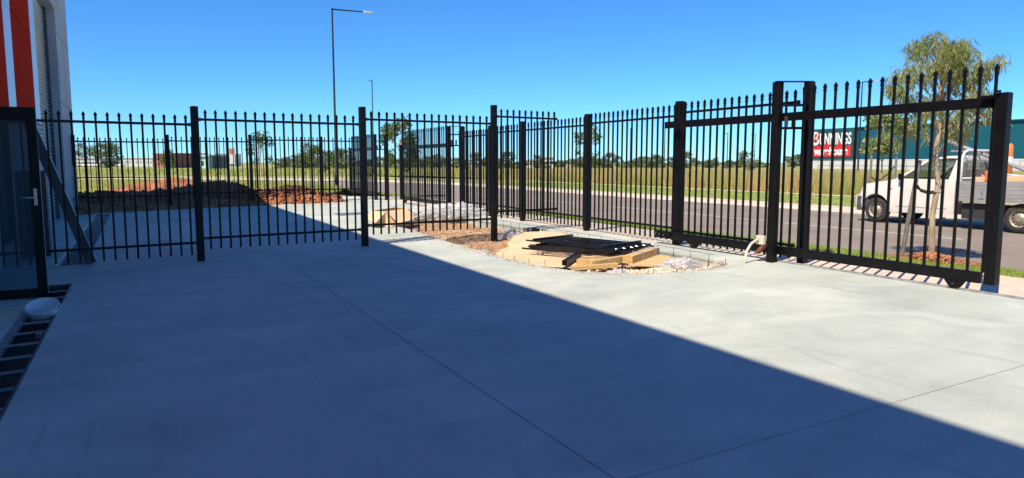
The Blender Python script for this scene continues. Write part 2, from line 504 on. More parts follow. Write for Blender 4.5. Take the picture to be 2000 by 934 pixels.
ROADC, ROADY = -14.0, 46.0                # centre of the bend to the left
def road_ring(r, a0=0, a1=75, n=16):
    return [(ROADC + r * math.cos(R(a0 + (a1 - a0) * i / n)), ROADY + r * math.sin(R(a0 + (a1 - a0) * i / n))) for i in range(n + 1)]
def road_strip(name, xa, xb, z, m, y0=-60, za=None, a1=75):
    """ribbon between two offsets: straight along Y up to the bend, then round it"""
    zb = z
    za = z if za is None else za
    A = [(xa, y0 + (ROADY - y0) * i / 12) for i in range(12)] + road_ring(xa - ROADC, a1=a1)
    B = [(xb, y0 + (ROADY - y0) * i / 12) for i in range(12)] + road_ring(xb - ROADC, a1=a1)
    mb = MB()
    vs = [(x, y, za) for x, y in A] + [(x, y, zb) for x, y in B]
    n = len(A)
    mb.add(vs, [(i, i + n, i + n + 1, i + 1) for i in range(n - 1)])
    return mb
tag(road_strip("road", 11.5, 20.6, -0.06, 'asphalt').build("road", 'asphalt'), kind='structure')
k = road_strip("k", 20.6, 21.05, 0.02, 'kerb', za=-0.056); kk = road_strip("k", 21.05, 22.0, 0.05, 'kerb', za=0.02)
k.add(kk.v, kk.f); tag(k.build("kerb", 'kerb'), kind='structure')
k = road_strip("k", 11.12, 11.5, -0.056, 'kerb', za=0.03)
tag(k.build("kerb", 'kerb'), kind='structure')
mb = MB()                                 # lane line: dashes and the long give-way run
for y0, y1 in ((2, 5), (9, 13.8), (14.3, 22), (24, 28), (31, 35), (38, 42), (-8, -5)):
    mb.add([(15.66, y0, -0.056), (15.76, y0, -0.056), (15.76, y1, -0.056), (15.66, y1, -0.056)], [(0, 1, 2, 3)])
tag(mb.build("road_marking", 'paint'), kind='structure')
tag(road_strip("v", 22.0, 27.9, 0.075, 'lawn', za=0.045).build("far_verge", 'lawn'), kind='structure')
tag(road_strip("p", 27.9, 28.75, 0.085, 'kerb', za=0.085).build("footpath", 'kerb'), kind='structure')
tag(grid_sheet("weed_field_ground", 28.75, 140, -60, 140, 60, 60, lambda x, y: 0.07, 'field', keep=lambda x, y: True), kind='structure')
# near side: cream strip, crossover, near verge
mb = MB(); mb.add([(8.22, 7.6, gz(8.22)-.005), (10.0, 7.6, 0.12), (10.0, 30, 0.12), (8.22, 30, gz(8.22)-.005)], [(0, 1, 2, 3)])
tag(mb.build("gravel_strip_ground", 'cream'), kind='structure')
mb = MB(); mb.add([(8.22, -16, gz(8.22)-.005), (10.2, -16, 0.10), (10.0, 7.6, 0.12), (8.22, 7.6, gz(8.22)-.005)], [(0, 1, 2, 3)])
mb.add([(10.0, 20.0, 0.124), (11.12, 20.0, 0.034), (11.12, 29.0, 0.034), (10.0, 29.0, 0.124)], [(0, 1, 2, 3)])
tag(mb.build("crossover_pavement", 'crossover'), kind='structure')
def nvz(x): return 0.12 - (x - 10) * 0.08
mb = MB(); mb.add([(10.0, 7.6, 0.12), (11.12, 7.6, 0.03), (11.12, 20, 0.03), (10.0, 20, 0.12)], [(0, 1, 2, 3)])
mb.add([(10.2, -16, 0.10), (11.12, -16, 0.03), (11.12, 7.6, 0.03), (10.0, 7.6, 0.12)], [(0, 1, 2, 3)])
mb.add([(10.0, 29, 0.12), (11.12, 29, 0.03), (11.12, 46, 0.03), (10.0, 46, 0.12)], [(0, 1, 2, 3)])
tag(mb.build("near_verge", 'lawn'), kind='structure')

# dug red earth behind the rear fence
def soil_z(x, y):
    z = -0.02 + 0.25 * min(1, max(0, (y - 26.2) / 1.6))
    z += 0.36 * math.exp(-((y - 28.1) / 0.9) ** 2) * (1 / (1 + math.exp((x - 3.9) * 3)))
    z += 0.34 * math.exp(-((x - 2.6) / 1.2) ** 2 - ((y - 28.2) / 1.0) ** 2)
    z += 0.50 * math.exp(-((x - 5.0) / 0.8) ** 2 - ((y - 27.5) / 0.7) ** 2)
    z += 0.24 * math.exp(-((x - 6.4) / 0.9) ** 2 - ((y - 27.2) / 0.7) ** 2)
    e = min(1, max(0, (y - 25.9) / 0.5))
    z += (0.09 * fbm(x, y, 1.5, 3) + 0.05 * fbm(x, y, 5, 9)) * e
    if y > 33: z -= min(1, (y - 33) / 5) * 0.42
    if x > 6.6: z -= min(1, (x - 6.6) / 0.7) * 0.35
    if x < -3: z -= 0
    return z
tag(grid_sheet("red_earth_ground", -9, 7.6, 25.95, 38, 130, 110, soil_z, 'redsoil'), kind='structure')
tag(grid_sheet("field_terrain", -140, 10.0, 30.5, 230, 90, 120, lambda x, y: 0.12 + 0.10 * fbm(x, y, 0.08, 2) - 0.30 * min(1, max(0, (x - 3) / 6)) - 0.1 * min(1, max(0, (y - 100) / 100)), 'field',
               keep=lambda x, y: (math.hypot(x - ROADC, y - ROADY) > 36.5 or math.hypot(x - ROADC, y - ROADY) < 25.2)), kind='structure')

def clods(name, spots, m, label, cat, smin, smax, seed, flat=0.7, kind='stuff'):
    rng = np.random.RandomState(seed)
    base = np.array([(1, 0, 0), (-1, 0, 0), (0, 1, 0), (0, -1, 0), (0, 0, 1), (0, 0, -1)], float)
    faces = np.array([(0, 2, 4), (2, 1, 4), (1, 3, 4), (3, 0, 4), (2, 0, 5), (1, 2, 5), (3, 1, 5), (0, 3, 5)])
    V, F = [], []
    for i, (x, y, z) in enumerate(spots):
        s = smin + (smax - smin) * rng.rand() ** 2.5
        q = Quaternion(Vector(rng.randn(3)).normalized(), rng.rand() * 6).to_matrix()
        b = base * (0.6 + 0.8 * rng.rand(6, 3)) * s
        b = b @ np.array(q).T
        b[:, 2] *= flat
        V.append(b + (x, y, z + s * 0.25)); F.append(faces + 6 * i)
    o = np_mesh(name, np.vstack(V), np.vstack(F), m)
    return tag(o, label, cat, kind=kind)

rng = random.Random(3)
pts = []
while len(pts) < 1500:
    x, y = rng.uniform(3.3, 7.0), rng.gauss(27.3, 0.7)
    if 26.1 < y < 30: pts.append((x, y, soil_z(x, y)))
while len(pts) < 2600:
    x, y = rng.uniform(-6, 7.2), rng.uniform(26.3, 34)
    pts.append((x, y, soil_z(x, y)))
clods("soil_clods", pts, 'clod', "broken clods of red soil spilling onto the far edge of the concrete", "soil", 0.02, 0.10, 5)

def mound(name, cx, cy, rx, ry, h, z0, m, label, seed, nr=26, na=48):
    V, F = [], []
    for i in range(nr + 1):
        t = i / nr
        for a in range(na):
            th = 2 * math.pi * a / na
            wob = 1 + 0.16 * fbm(math.cos(th) * 1.5, math.sin(th) * 1.5, 1, seed)
            x = cx + rx * wob * t * math.cos(th); y = cy + ry * wob * t * math.sin(th)
            z = z0 + h * (math.cos(math.pi * t) * 0.5 + 0.5) * (1 + 0.18 * fbm(x, y, 0.8, seed)) + 0.07 * fbm(x, y, 3, seed) * (1 - t * 0.6) - 0.12 * t
            V.append((x, y, z))
    for i in range(nr):
        for a in range(na):
            a2 = (a + 1) % na
            F.append((i * na + a, i * na + a2, (i + 1) * na + a2, (i + 1) * na + a))
    o = np_mesh(name, V, F, m, loc=(cx, cy, z0), smooth=True)
    return tag(o, label, "soil mound")
mound("soil_mound", 1.3, 34.5, 5.0, 2.4, 0.74, 0.10, 'redsoil', "large sunlit mound of red soil rising from the field beyond the rear fence", 4.0)

# ------------------------------------------------------------------ commercial building on the left
bt = thing("commercial_building", "tall grey concrete workshop building with red and white cladding and a roller door", "building", (-1.9, 20, 0))
HB = 8.75
WX = -1.85
m1 = MB(); m1.box(-22, WX, 24.6, 28.8, -0.25, HB); m1.box(-22, WX - 0.003, 19.3, 24.6, 5.95, HB)
m1.box(-22, WX - 0.06, -14, 19.3, 2.75, HB); m1.box(-22, -2.6, -14, 24.6, -0.25, HB - 0.4)
m1.build("wall", 'wallgrey', bt, bevel=0.012)
mb = MB()
for z in (3.33, 5.32): mb.box(WX - 0.01, WX + 0.0025, 24.602, 28.798, z - 0.008, z + 0.008)
mb.build("panel_joint", 'seam', bt)
def clad(name, y0, y1, m):
    mb = MB()
    z0 = 2.45
    for z1 in (4.28, 6.2, HB):
        mb.box(WX - 0.058, WX, y0 + 0.004, y1 - 0.004, z0 + 0.006, z1 - 0.006); z0 = z1
    return mb.build(name, m, bt, bevel=0.004)
clad("red_panel", -14, 14.75, 'red'); clad("white_stripe", 14.75, 15.62, 'white')
clad("red_panel", 15.62, 18.42, 'red'); clad("white_stripe", 18.42, 19.3, 'white')
for y0, y1 in ((18.42, 19.3), (13.0, 13.3)):
    MB().box(-2.55, WX - 0.05, y0, y1, -0.2, 2.44).build("pier", 'wallgrey', bt, bevel=0.01)
mb = MB(); mb.box(-2.5, -2.45, 13.3, 18.42, 0, 2.44)
mb.build("shopfront_window", 'doorglass', bt)
mb = MB()
for y in (13.33, 15.0, 16.7, 18.38): mb.bar((-2.42, y, -0.05), (-2.42, y, 2.44), 0.06, 0.06)
mb.bar((-2.42, 13.3, 0.05), (-2.42, 18.42, 0.05), 0.06, 0.08); mb.bar((-2.42, 13.3, 2.4), (-2.42, 18.42, 2.4), 0.06, 0.08)
mb.build("shopfront_frame", 'black', bt)
mb = MB()                                  # corrugated roller curtain
prof, z = [], 0.0
pit = 0.105
V, F = [], []
nz = int(5.95 / pit * 6)
for i in range(nz + 1):
    z = i * pit / 6
    x = -2.13 + 0.022 * math.cos(2 * math.pi * i / 6)
    V += [(x, 19.32, z - 0.05), (x, 24.58, z - 0.05)]
for i in range(nz): F.append((2 * i, 2 * i + 1, 2 * i + 3, 2 * i + 2))
mb.add(V, F); rd = mb.build("roller_door", 'roller', bt, smooth=True)
for y0, y1 in ((24.36, 24.598), (19.302, 19.40)):
    MB().box(-2.2, -2.06, y0, y1, -0.1, 5.94).build("door_guide", 'darkgrey', bt)

# open glazed entrance door leaf
dt = thing("glass_door", "open glazed door leaf in black frame beside the drain", "door", (-1.4, 10.1, 0))
X0, X1, Y = -1.86, -1.02, 10.1
z0 = gz(-1.4) + 0.012
mb = MB(); mb.box(X0, X0 + 0.10, Y, Y + 0.045, z0, 2.24); mb.box(X1 - 0.10, X1, Y, Y + 0.045, z0, 2.24)
mb.box(X0 + 0.10, X1 - 0.10, Y, Y + 0.045, 2.09, 2.24); mb.box(X0 + 0.10, X1 - 0.10, Y, Y + 0.045, z0, z0 + 0.11)
mb.build("frame", 'black', dt, bevel=0.003)
MB().box(X0 + 0.1, X1 - 0.1, Y + 0.018, Y + 0.026, z0 + 0.11, 2.09).build("glass", 'doorglass', dt)
h = MB(); h.box(X1 - 0.075, X1 - 0.04, Y - 0.012, Y - 0.001, 1.09, 1.29); hp = h.build("handle_plate", 'steel', dt, bevel=0.003)
h = MB(); h.tube([(X1 - 0.058, Y - 0.01, 1.185), (X1 - 0.058, Y - 0.055, 1.185), (X1 - 0.20, Y - 0.06, 1.185)], 0.009, 8); h.build("handle", 'steel', hp, smooth=True)
MB().box(X1 - 0.003, X1 + 0.004, Y + 0.012, Y + 0.034, 0.05, 1.55).build("lock_strip", 'alu', dt)

# leaning steel channel
ch = thing("steel_channel", "long grey steel channel leaning against the wall behind the fence", "steel channel", (-0.7, 12.95, 0))
p, q = Vector((-0.70, 12.95, gz(-.7) + 0.02)), Vector((-1.44, 13.02, 2.3))
d = (q - p).normalized(); a = d.cross(Vector((0, 1, 0))).normalized()
mb = MB()
mb.bar(p, q, 0.012, 0.14, upv=a)
mb.build("web", 'darkgrey', ch)
for sgn in (-1, 1):
    mb = MB(); off = a * (0.068 * sgn) + Vector((0, 0.034, 0)); mb.bar(p + off, q + off, 0.056, 0.007, upv=a)
    mb.build("flange", 'galv' if (a * sgn).x > 0 else 'darkgrey', ch)

# grey cabinet by the wall
cb = thing("steel_cabinet", "slim dark grey steel cabinet standing against the wall near the leaning channel", "cabinet", (-1.62, 14.7, 0))
MB().box(-1.84, -1.40, 14.65, 14.90, gz(-1.6) + 0.004, 1.45).build("body", 'darkgrey', cb, bevel=0.01)
MB().box(-1.80, -1.44, 14.63, 14.648, 0.08, 1.38).build("panel_door", 'darkgrey', cb, bevel=0.004)

# drains along the building
def drain(tr, ys, label, step):
    x0, x1 = tr[0][0], tr[1][0]; y0, y1 = tr[0][1], tr[2][1]
    t = thing("trench_drain", label, "drain", ((x0 + x1) / 2, y1, -0.24))
    g = lambda x, dz: gz(x) + dz
    mb = MB(); mb.add([(x0, y0, -0.19), (x1, y0, -0.19), (x1, y1, -0.19), (x0, y1, -0.19)], [(0, 1, 2, 3)])
    mb.box(x0 + 0.002, x0 + 0.02, y0, y1, -0.2, g(x0, -0.055)); mb.box(x1 - 0.02, x1 - 0.002, y0, y1, -0.2, g(x1, -0.055)); mb.box(x0 + .02, x1 - .02, y1 - 0.02, y1 - 0.002, -0.2, g(x1, -0.055))
    mb.build("channel", 'darksoil', t)
    mb = MB(); mb.box(x0 - 0.002, x0 + 0.055, y0, y1, g(x0, -0.05), g(x0, 0.006)); mb.build("frame_rail", 'galv', t)
    mb = MB(); mb.box(x1 - 0.016, x1 + 0.004, y0, y1, g(x1, -0.05), g(x1, 0.004)); mb.build("frame_rail", 'darkgrey', t)
    mb = MB(); mb.box(x0 + .055, x1 - 0.016, y1 - 0.06, y1, g(x0, -0.045), g(x0, 0.002)); mb.build("frame_rail", 'darkgrey', t)
    yy = y1 - ys
    while yy > y0:
        b = MB(); b.bar((x0 + 0.05, yy, g(x0, -0.022)), (x1 - 0.01, yy, g(x1, -0.022)), 0.012, 0.02); b.build("bar", 'galv', t)
        yy -= step
    return t
drain(TR1, 0.45, "open trench drain with the white bucket standing in it", 0.5)
drain(TR2, 0.3, "open ladder-barred trench drain beyond the leaning steel channel", 0.30)
sh = MB(); sh.add([(-1.85, 8.75, gz(-1.8) + .004), (-1.2, 8.75, gz(-1.2) + .004), (-1.2, 9.6, gz(-1.2) + .004), (-1.85, 9.6, gz(-1.85) + .004)], [(0, 1, 2, 3)])
tag(sh.build("threshold_floor", 'kerb'), kind='structure')

# bucket
bk = thing("bucket", "white plastic bucket sunk in the trench drain near the glass door", "bucket", (-0.98, 8.95, -0.185))
bx, by = -0.98, 8.95
def ring(r, z, n=40, tilt=0.05): return [(bx + r * math.cos(2 * math.pi * i / n), by + r * math.sin(2 * math.pi * i / n), z + tilt * r * math.cos(2 * math.pi * i / n)) for i in range(n)]
mb = MB()
n = 40
rs = [(0.125, -0.185), (0.160, 0.05), (0.172, 0.068), (0.175, 0.076), (0.170, 0.079), (0.160, 0.05), (0.130, -0.17), (0.002, -0.17)]
V, F = [], []
for r_, z_ in rs: V += ring(r_, z_)
for i in range(len(rs) - 1):
    for kx in range(n): F.append((i * n + kx, i * n + (kx + 1) % n, (i + 1) * n + (kx + 1) % n, (i + 1) * n + kx))
mb.add(V, F); mb.build("pail", 'plaswhite', bk, smooth=True)
mb = MB(); mb.tube([(bx + 0.184 * math.cos(t), by + 0.184 * math.sin(t), 0.045 - 0.018 * math.sin(t)) for t in np.linspace(math.pi * 0.9, 2.15 * math.pi, 30)], 0.006, 6)
mb.build("handle", 'plaswhite', bk, smooth=True)
bk.scale = (0.88, 0.88, 0.95); bk.location = (-0.955, 8.97, -0.135); bk.rotation_euler = (R(22), 0, 0)      # leaning towards the yard

def crumple(name, loc, sx, sy, sz, m, label, cat, seed, freq=3.0, amp=0.55, group=None, sub=4, foldmix=1.0):
    bm = bmesh.new()
    bmesh.ops.create_icosphere(bm, subdivisions=sub, radius=1)
    for v in bm.verts:
        p = v.co.normalized()
        r_ = 0.75
        a_ = 1.0; f = freq
        for i in range(3 if m == 'film' else 4):
            nn = mnoise.noise(p * f + Vector((seed, seed * 2, i)))
            r_ += a_ * amp * (abs(nn) - 0.25) * foldmix
            a_ *= 0.55; f *= 2.1
        c = p * max(0.15, r_)
        c.z = max(c.z, -0.35)
        v.co = Vector((c.x * sx, c.y * sy, c.z * sz))
    zmin = min(v.co.z for v in bm.verts)
    for v in bm.verts: v.co.z -= zmin
    me = bpy.data.meshes.new(name); bm.to_mesh(me); bm.free()
    me.materials.append(M[m])
    if m == 'film': me.polygons.foreach_set('use_smooth', [True] * len(me.polygons))
    o = bpy.data.objects.new(name, me); link(o, None, loc)
    return tag(o, label, cat, group)
crumple("foil_ball", (-0.91, 8.2, -0.115), 0.055, 0.06, 0.06, 'foil', "crumpled silver foil lying in the trench drain", "rubbish", 2.2, 2.5, 0.8, sub=3)

# ================================================================== FENCES AND GATES
def picket_meshes(h):
    s = MB(); w = 0.0135
    s.prism([(-w, -w * 0.9), (-w * 0.9, -w), (w * 0.9, -w), (w, -w * 0.9), (w, w * 0.9), (w * 0.9, w), (-w * 0.9, w), (-w, w * 0.9)], 0, h - 0.10)
    t = MB(); T = 0.0125
    rings = []
    for (hw, tk, z) in ((0.0165, 0.0165, -0.012), (0.0165, 0.0165, 0.022), (0.013, 0.013, 0.028), (0.0235, 0.015, 0.052), (0.021, 0.014, 0.064), (0.011, 0.009, 0.088), (0.0015, 0.0015, 0.104)):
        rings.append([(-hw, -tk, z), (hw, -tk, z), (hw, tk, z), (-hw, tk, z)])
    t.loft(rings)
    return s, t
def raw_mesh(mb, name, m):
    me = bpy.data.meshes.new(name); me.from_pydata([tuple(v) for v in mb.v], [], mb.f); me.materials.append(M[m]); me.update(); return me
_pk = {}
def picket(parent, x, y, zb, zt, rot):
    h = round(zt - zb, 3)
    if h not in _pk:
        s, t = picket_meshes(h)
        _pk[h] = (raw_mesh(s, "picket", 'black'), raw_mesh(t, "spear_tip", 'black'))
    o = inst("picket", _pk[h][0], parent, (x, y, zb), rot)
    t = bpy.data.objects.new("spear_tip", _pk[h][1])
    scene.collection.objects.link(t)
    t.parent = o; t.location = (0, 0, h - 0.104)
    return o
def post(parent, x, y, zb, zt, s=0.10, rot=0, m='black', cap=True, name="post"):
    c, sn = math.cos(rot), math.sin(rot)
    def ring(k, z, ch=0.006):
        h_ = s / 2 * k; q = h_ - ch
        P = [(-h_, -q), (-q, -h_), (q, -h_), (h_, -q), (h_, q), (q, h_), (-q, h_), (-h_, q)]
        return [(x + a * c - b * sn, y + a * sn + b * c, z) for a, b in P]
    mb = MB()
    mb.loft([ring(1, zb), ring(1, zt - 0.035)])
    o = mb.build(name, m, parent)
    if cap:
        cpm = MB(); cpm.loft([ring(1.05, zt - 0.034), ring(1.05, zt - 0.018), ring(0.98, zt - 0.008), ring(0.72, zt)])
        cpm.build("post_cap", 'black', o)
    return o
def bay(parent, p0, p1, zb, zrb, zrt, zt, ts, rail=(0.038, 0.038), rw=0.0):
    p0, p1 = Vector(p0), Vector(p1)
    L = (p1 - p0).length
    ang = math.atan2(p1.y - p0.y, p1.x - p0.x)
    for z in (zrb, zrt):
        mb = MB(); mb.bar((p0.x, p0.y, z), (p1.x, p1.y, z), rail[0], rail[1]); ra = mb.build("rail", 'black', parent, bevel=0.003)
        dv = (p1 - p0).normalized()
        for q in (p0 + dv * 0.003, p1 - dv * 0.048):
            MB().bar((q.x, q.y, z), (q.x + dv.x * 0.045, q.y + dv.y * 0.045, z), rail[0] + 0.014, rail[1] + 0.016).build("rail_bracket", 'gloss', ra, bevel=0.003)
    for t in ts:
        q = p0 + (p1 - p0) * (t / L)
        picket(parent, q.x, q.y, zb, zt, ang)

# front fence across the yard
def fy(x): return 12.33 + 0.11 * x
fa = math.atan(0.11); fc = 1 / math.cos(fa)
ff = thing("security_fence", "black spear-topped steel fence stepping across the concrete yard from the building to the garden bed", "fence", (0.85, fy(.85), 0))
for x, zt in ((0.85, 2.48), (3.64, 2.59), (6.43, 2.745)):
    post(ff, x, fy(x), gz(x) - (0.14 if x > 5 else 0), zt, 0.105, fa)
def frontbay(x0, x1, xs, zb, zrb, zrt, zt):
    bay(ff, (x0, fy(x0)), (x1, fy(x1)), zb, zrb, zrt, zt, [(x - x0) * fc for x in xs])
frontbay(-1.8, 0.80, [-1.72 + 0.1525 * i for i in range(17)], 0.12, 0.315, 2.19, 2.345)
frontbay(0.90, 3.59, [1.01 + 0.1537 * i for i in range(17)], 0.195, 0.38, 2.275, 2.435)
frontbay(3.69, 6.38, [3.81 + 0.1531 * i for i in range(17)], 0.27, 0.45, 2.37, 2.525)
frontbay(6.48, 8.02, [6.61 + 0.149 * i for i in range(10)], 0.45, 0.595, 2.52, 2.68)

# boundary fence along the road
rf = thing("security_fence", "black spear-topped steel boundary fence along the gravel strip beside the road", "fence", (8.4, 12.5, .17))
for y, zt, s in ((9.70, 2.65, 0.125), (12.56, 2.60, 0.11), (15.40, 2.59, 0.11), (17.2, 2.57, 0.10)):
    post(rf, 8.38, y, gz(8.38) - 0.02, zt, s, 0, 'scuff' if y == 12.56 else 'black')
def rbay(y0, y1, n, *z):
    L = y1 - y0; p = L / n
    bay(rf, (8.38, y0), (8.38, y1), *z, [p * (i + 0.5) for i in range(n)])
rbay(7.18, 9.64, 16, 0.20, 0.40, 2.45, 2.635)
rbay(9.76, 12.50, 18, 0.22, 0.44, 2.40, 2.61)
rbay(12.62, 15.34, 18, 0.22, 0.445, 2.37, 2.56)
rbay(15.46, 17.14, 11, 0.24, 0.455, 2.37, 2.545)
rbay(17.26, 19.02, 12, 0.26, 0.46, 2.33, 2.50)

# rear fence
bf = thing("security_fence", "black spear-topped steel fence at the rear before the red soil", "fence", (2, 27, 0))
for x, zt in ((-1.77, 2.48), (0.97, 2.53), (3.63, 2.58), (6.13, 2.55)):
    post(bf, x, 27.0, gz(x) - 0.1, zt, 0.11)
def bbay(x0, x1, n, *z):
    bay(bf, (x0, 27.0), (x1, 27.0), *z, [(x1 - x0) / n * (i + 0.5) for i in range(n)], rail=(0.04, 0.045))
bbay(-1.71, 0.91, 17, 0.28, 0.465, 2.27, 2.41); bbay(1.03, 3.57, 17, 0.34, 0.53, 2.32, 2.48)
bbay(3.69, 6.07, 16, 0.40, 0.59, 2.395, 2.535); bbay(6.19, 7.75, 10, 0.40, 0.585, 2.39, 2.53)
lk = MB(); lk.box(-1.90, -1.72, 26.84, 26.90, -0.04, 1.47)
lkp = lk.build("latch_post", 'wallgrey', bf, bevel=0.004)
lk = MB(); lk.tube([(-1.9, 26.83, 1.40), (-1.97, 26.80, 1.36), (-1.95, 26.80, 1.12), (-1.88, 26.80, 0.98), (-1.84, 26.83, 1.12)], 0.017, 6)
lk.build("latch_handle", 'black', lkp); 
lk = MB(); lk.box(-1.96, -1.82, 26.79, 26.838, 0.36, 0.48); lk.build("latch_bolt", 'black', lkp)

# sliding gates
def gate(label, y_end, y_tail, y_pick0, y_pick1, npk, x=8.2, ztop=2.30, zoff=0.0, tail=True):
    g = thing("sliding_gate", label, "gate", (x, (y_end + y_tail) / 2, 0.16 + zoff), "sliding gates along the road")
    s = 1 if y_tail > y_end else -1
    z = zoff
    mb = MB(); mb.bar((x, y_end + 0.05 * s, 0.33 + z), (x, y_tail + 0.22 * s, 0.33 + z), 0.06, 0.125); mb.build("bottom_rail", 'black', g, bevel=0.006)
    mb = MB(); mb.bar((x, y_end + 0.05 * s, ztop - 0.06 + z), (x, y_tail, ztop - 0.06 + z), 0.05, 0.115); mb.build("top_rail", 'black', g, bevel=0.006)
    mb = MB(); mb.box(x - 0.05, x + 0.05, min(y_end, y_end - 0.115 * s), max(y_end, y_end - 0.115 * s), 0.268 + z, ztop + 0.035 + z)
    st = mb.build("end_stile", 'black', g, bevel=0.006)
    mb = MB(); mb.box(x - 0.09, x + 0.03, y_end + 0.005, y_end + 0.14, ztop - 0.02 + z, ztop + 0.012 + z); mb.tube([(x - 0.06, y_end - 0.03 * s, ztop + 0.036 + z), (x - 0.06, y_end - 0.03 * s, ztop + 0.06 + z)], 0.02, 8)
    mb.build("catch_bracket", 'black', st)
    for i in range(npk):
        yy = y_pick0 + (y_pick1 - y_pick0) * i / (npk - 1)
        picket(g, x, yy, 0.392 + z, 2.65 + z, math.pi / 2)
    for yw in ((y_end + 0.33 * s), (y_tail - 0.8 * s)):
        mb = MB(); r_ = 0.062
        mb.loft([[(x - 0.035, yw - 0.11, 0.268 + z), (x + 0.035, yw - 0.11, 0.268 + z), (x + 0.035, yw + 0.11, 0.268 + z), (x - 0.035, yw + 0.11, 0.268 + z)],
                 [(x - 0.035, yw - 0.05, 0.19 + z), (x + 0.035, yw - 0.05, 0.19 + z), (x + 0.035, yw + 0.05, 0.19 + z), (x - 0.035, yw + 0.05, 0.19 + z)]])
        br = mb.build("wheel_bracket", 'scuff', g)
        mb = MB(); mb.tube([(x - 0.022, yw, 0.225 + z), (x + 0.022, yw, 0.225 + z)], r_, 20); mb.tube([(x - 0.05, yw, 0.225 + z), (x + 0.05, yw, 0.225 + z)], 0.014, 8)
        mb.build("wheel", 'rubber', br)
    if tail:
        mb = MB(); yy = y_tail
        mb.bar((x - 0.055, yy + 0.1 * s, 0.345 + z), (x - 0.055, yy - 0.25 * s, 0.345 + z), 0.02, 0.05)
        for d in (0.12, 0.02, -0.1): mb.tube([(x - 0.09, yy + d, 0.31 + z), (x - 0.04, yy + d, 0.36 + z)], 0.018, 6)
        mb.build("drive_bracket", 'scuff', g)
    return g
gate("nearest black sliding gate with spear pickets and a thick end stile, before the ute", 4.42, 9.86, 4.36 + 0.1, 6.95, 16)
gate("black sliding gate farther along the road, standing behind the clear plastic sheeting", 23.9, 19.35, 23.75, 19.55, 28, ztop=2.13, zoff=0.03, tail=False)
gate("most distant black sliding gate, seen through the portal past the driveway gap", 30.6, 26.7, 30.4, 26.9, 24, ztop=2.13, zoff=0.05, tail=False)

def portal(label, y, dy, zt=2.755):
    g = thing("gate_portal", label, "gate post", (8.2, y, 0.16), "twin-post gate portals")
    post(g, 8.075, y, gz(8.07) - 0.01, zt, 0.112, 0, 'scuff', cap=False)
    post(g, 8.43, y - dy, gz(8.43) - 0.03, zt, 0.112, 0, cap=False)
    mb = MB()
    a, b = Vector((8.02, y + 0.0, zt - 0.028)), Vector((8.485, y - dy, zt - 0.028))
    mb.bar(a, b, 0.11, 0.012); mb.build("top_plate", 'black', g)
    for zz in (2.08, 2.40):
        MB().bar((8.075, y, zz), (8.43, y - dy, zz), 0.04, 0.035).build("guide_arm", 'black', g)
    for xx in (8.27, 8.13):
        MB().tube([(xx, y - dy / 2, 2.1), (xx, y - dy / 2, 2.24)], 0.025, 10).build("guide_roller", 'rubber', g)
    return g
portal("tall twin-post black gate portal with the white conduit bending up at its foot", 7.3, 0.24)
portal("tall twin-post black gate portal behind the clear plastic sheeting", 19.35, 0.2, 2.66)
portal("tall twin-post black gate portal at the corner of the rear fence", 26.6, 0.2, 2.66)

# steel gate track along the slab edge
tk = MB(); tk.box(8.19, 8.205, -6, 7.5, gz(8.2) + 0.0, gz(8.2) + 0.022); tk.box(8.16, 8.24, -6, 7.5, gz(8.2) - 0.01, gz(8.2) + 0.006)
tag(tk.build("gate_track", 'galv'), "thin galvanised gate track running along the edge of the concrete", "gate track")

# ================================================================== THE GARDEN BED AND WHAT LIES IN IT
def bed_z(x, y):
    z = gz(x) - 0.15 + 0.03 * fbm(x, y, 1.4, 1) + 0.02 * fbm(x, y, 5, 2)
    z += 0.15 * math.exp(-((x - 6.2) / 0.9) ** 2 - ((y - 14.4) / 0.9) ** 2)      # heaped brown mulch
    z += 0.10 * math.exp(-((x - 6.0) / 0.7) ** 2 - ((y - 16.2) / 0.9) ** 2)
    z += 0.10 * math.exp(-((x - 6.6) / 0.9) ** 2 - ((y - 7.85) / 0.35) ** 2)     # pale rubble at the near end
    return min(z, gz(x) + 0.05)
bigger = [(x + (0.06 if x > 6.3 else -0.06), y) for x, y in BED]
tag(grid_sheet("bed_ground", 4.98, 7.66, 7.28, 19.3, 70, 240, bed_z, 'bedsoil', keep=lambda x, y: inside([(5.0 if x_ < 6.3 else 7.64, y_) if False else (x_, y_) for x_, y_ in bigger], x, y) or inside(BED, x, y)), kind='structure')
rng = random.Random(11)
pb, pw = [], []
while len(pb) < 4200:
    x, y = rng.uniform(5.0, 7.55), rng.uniform(9.4, 19)
    if inside(BED, x, y): pb.append((x, y, bed_z(x, y)))
while len(pw) < 4200:
    x, y = rng.uniform(5.0, 7.55), 7.3 + abs(rng.gauss(0, 0.75))
    if inside(BED, x, y): pw.append((x, y, bed_z(x, y)))
clods("brown_gravel", pb, 'brownstone', "brown gravel and mulch filling the garden bed under the fence", "gravel", 0.010, 0.030, 1)
clods("pale_gravel", pw, 'whitestone', "pale crushed rubble at the near rounded end of the garden bed", "gravel", 0.010, 0.042, 2)
pe = []
while len(pe) < 900:
    a_, b_ = rng.choice(list(zip(BED[2:-1], BED[3:])))
    t_ = rng.random(); x = a_[0] + (b_[0] - a_[0]) * t_ - abs(rng.gauss(0, 0.10)); y = a_[1] + (b_[1] - a_[1]) * t_ - abs(rng.gauss(0, 0.08))
    pe.append((x, y, gz(x)))
clods("spilled_grit", pe, 'brownstone', "loose grit and small stones spilled on the concrete around the garden bed", "gravel", 0.004, 0.016, 14)
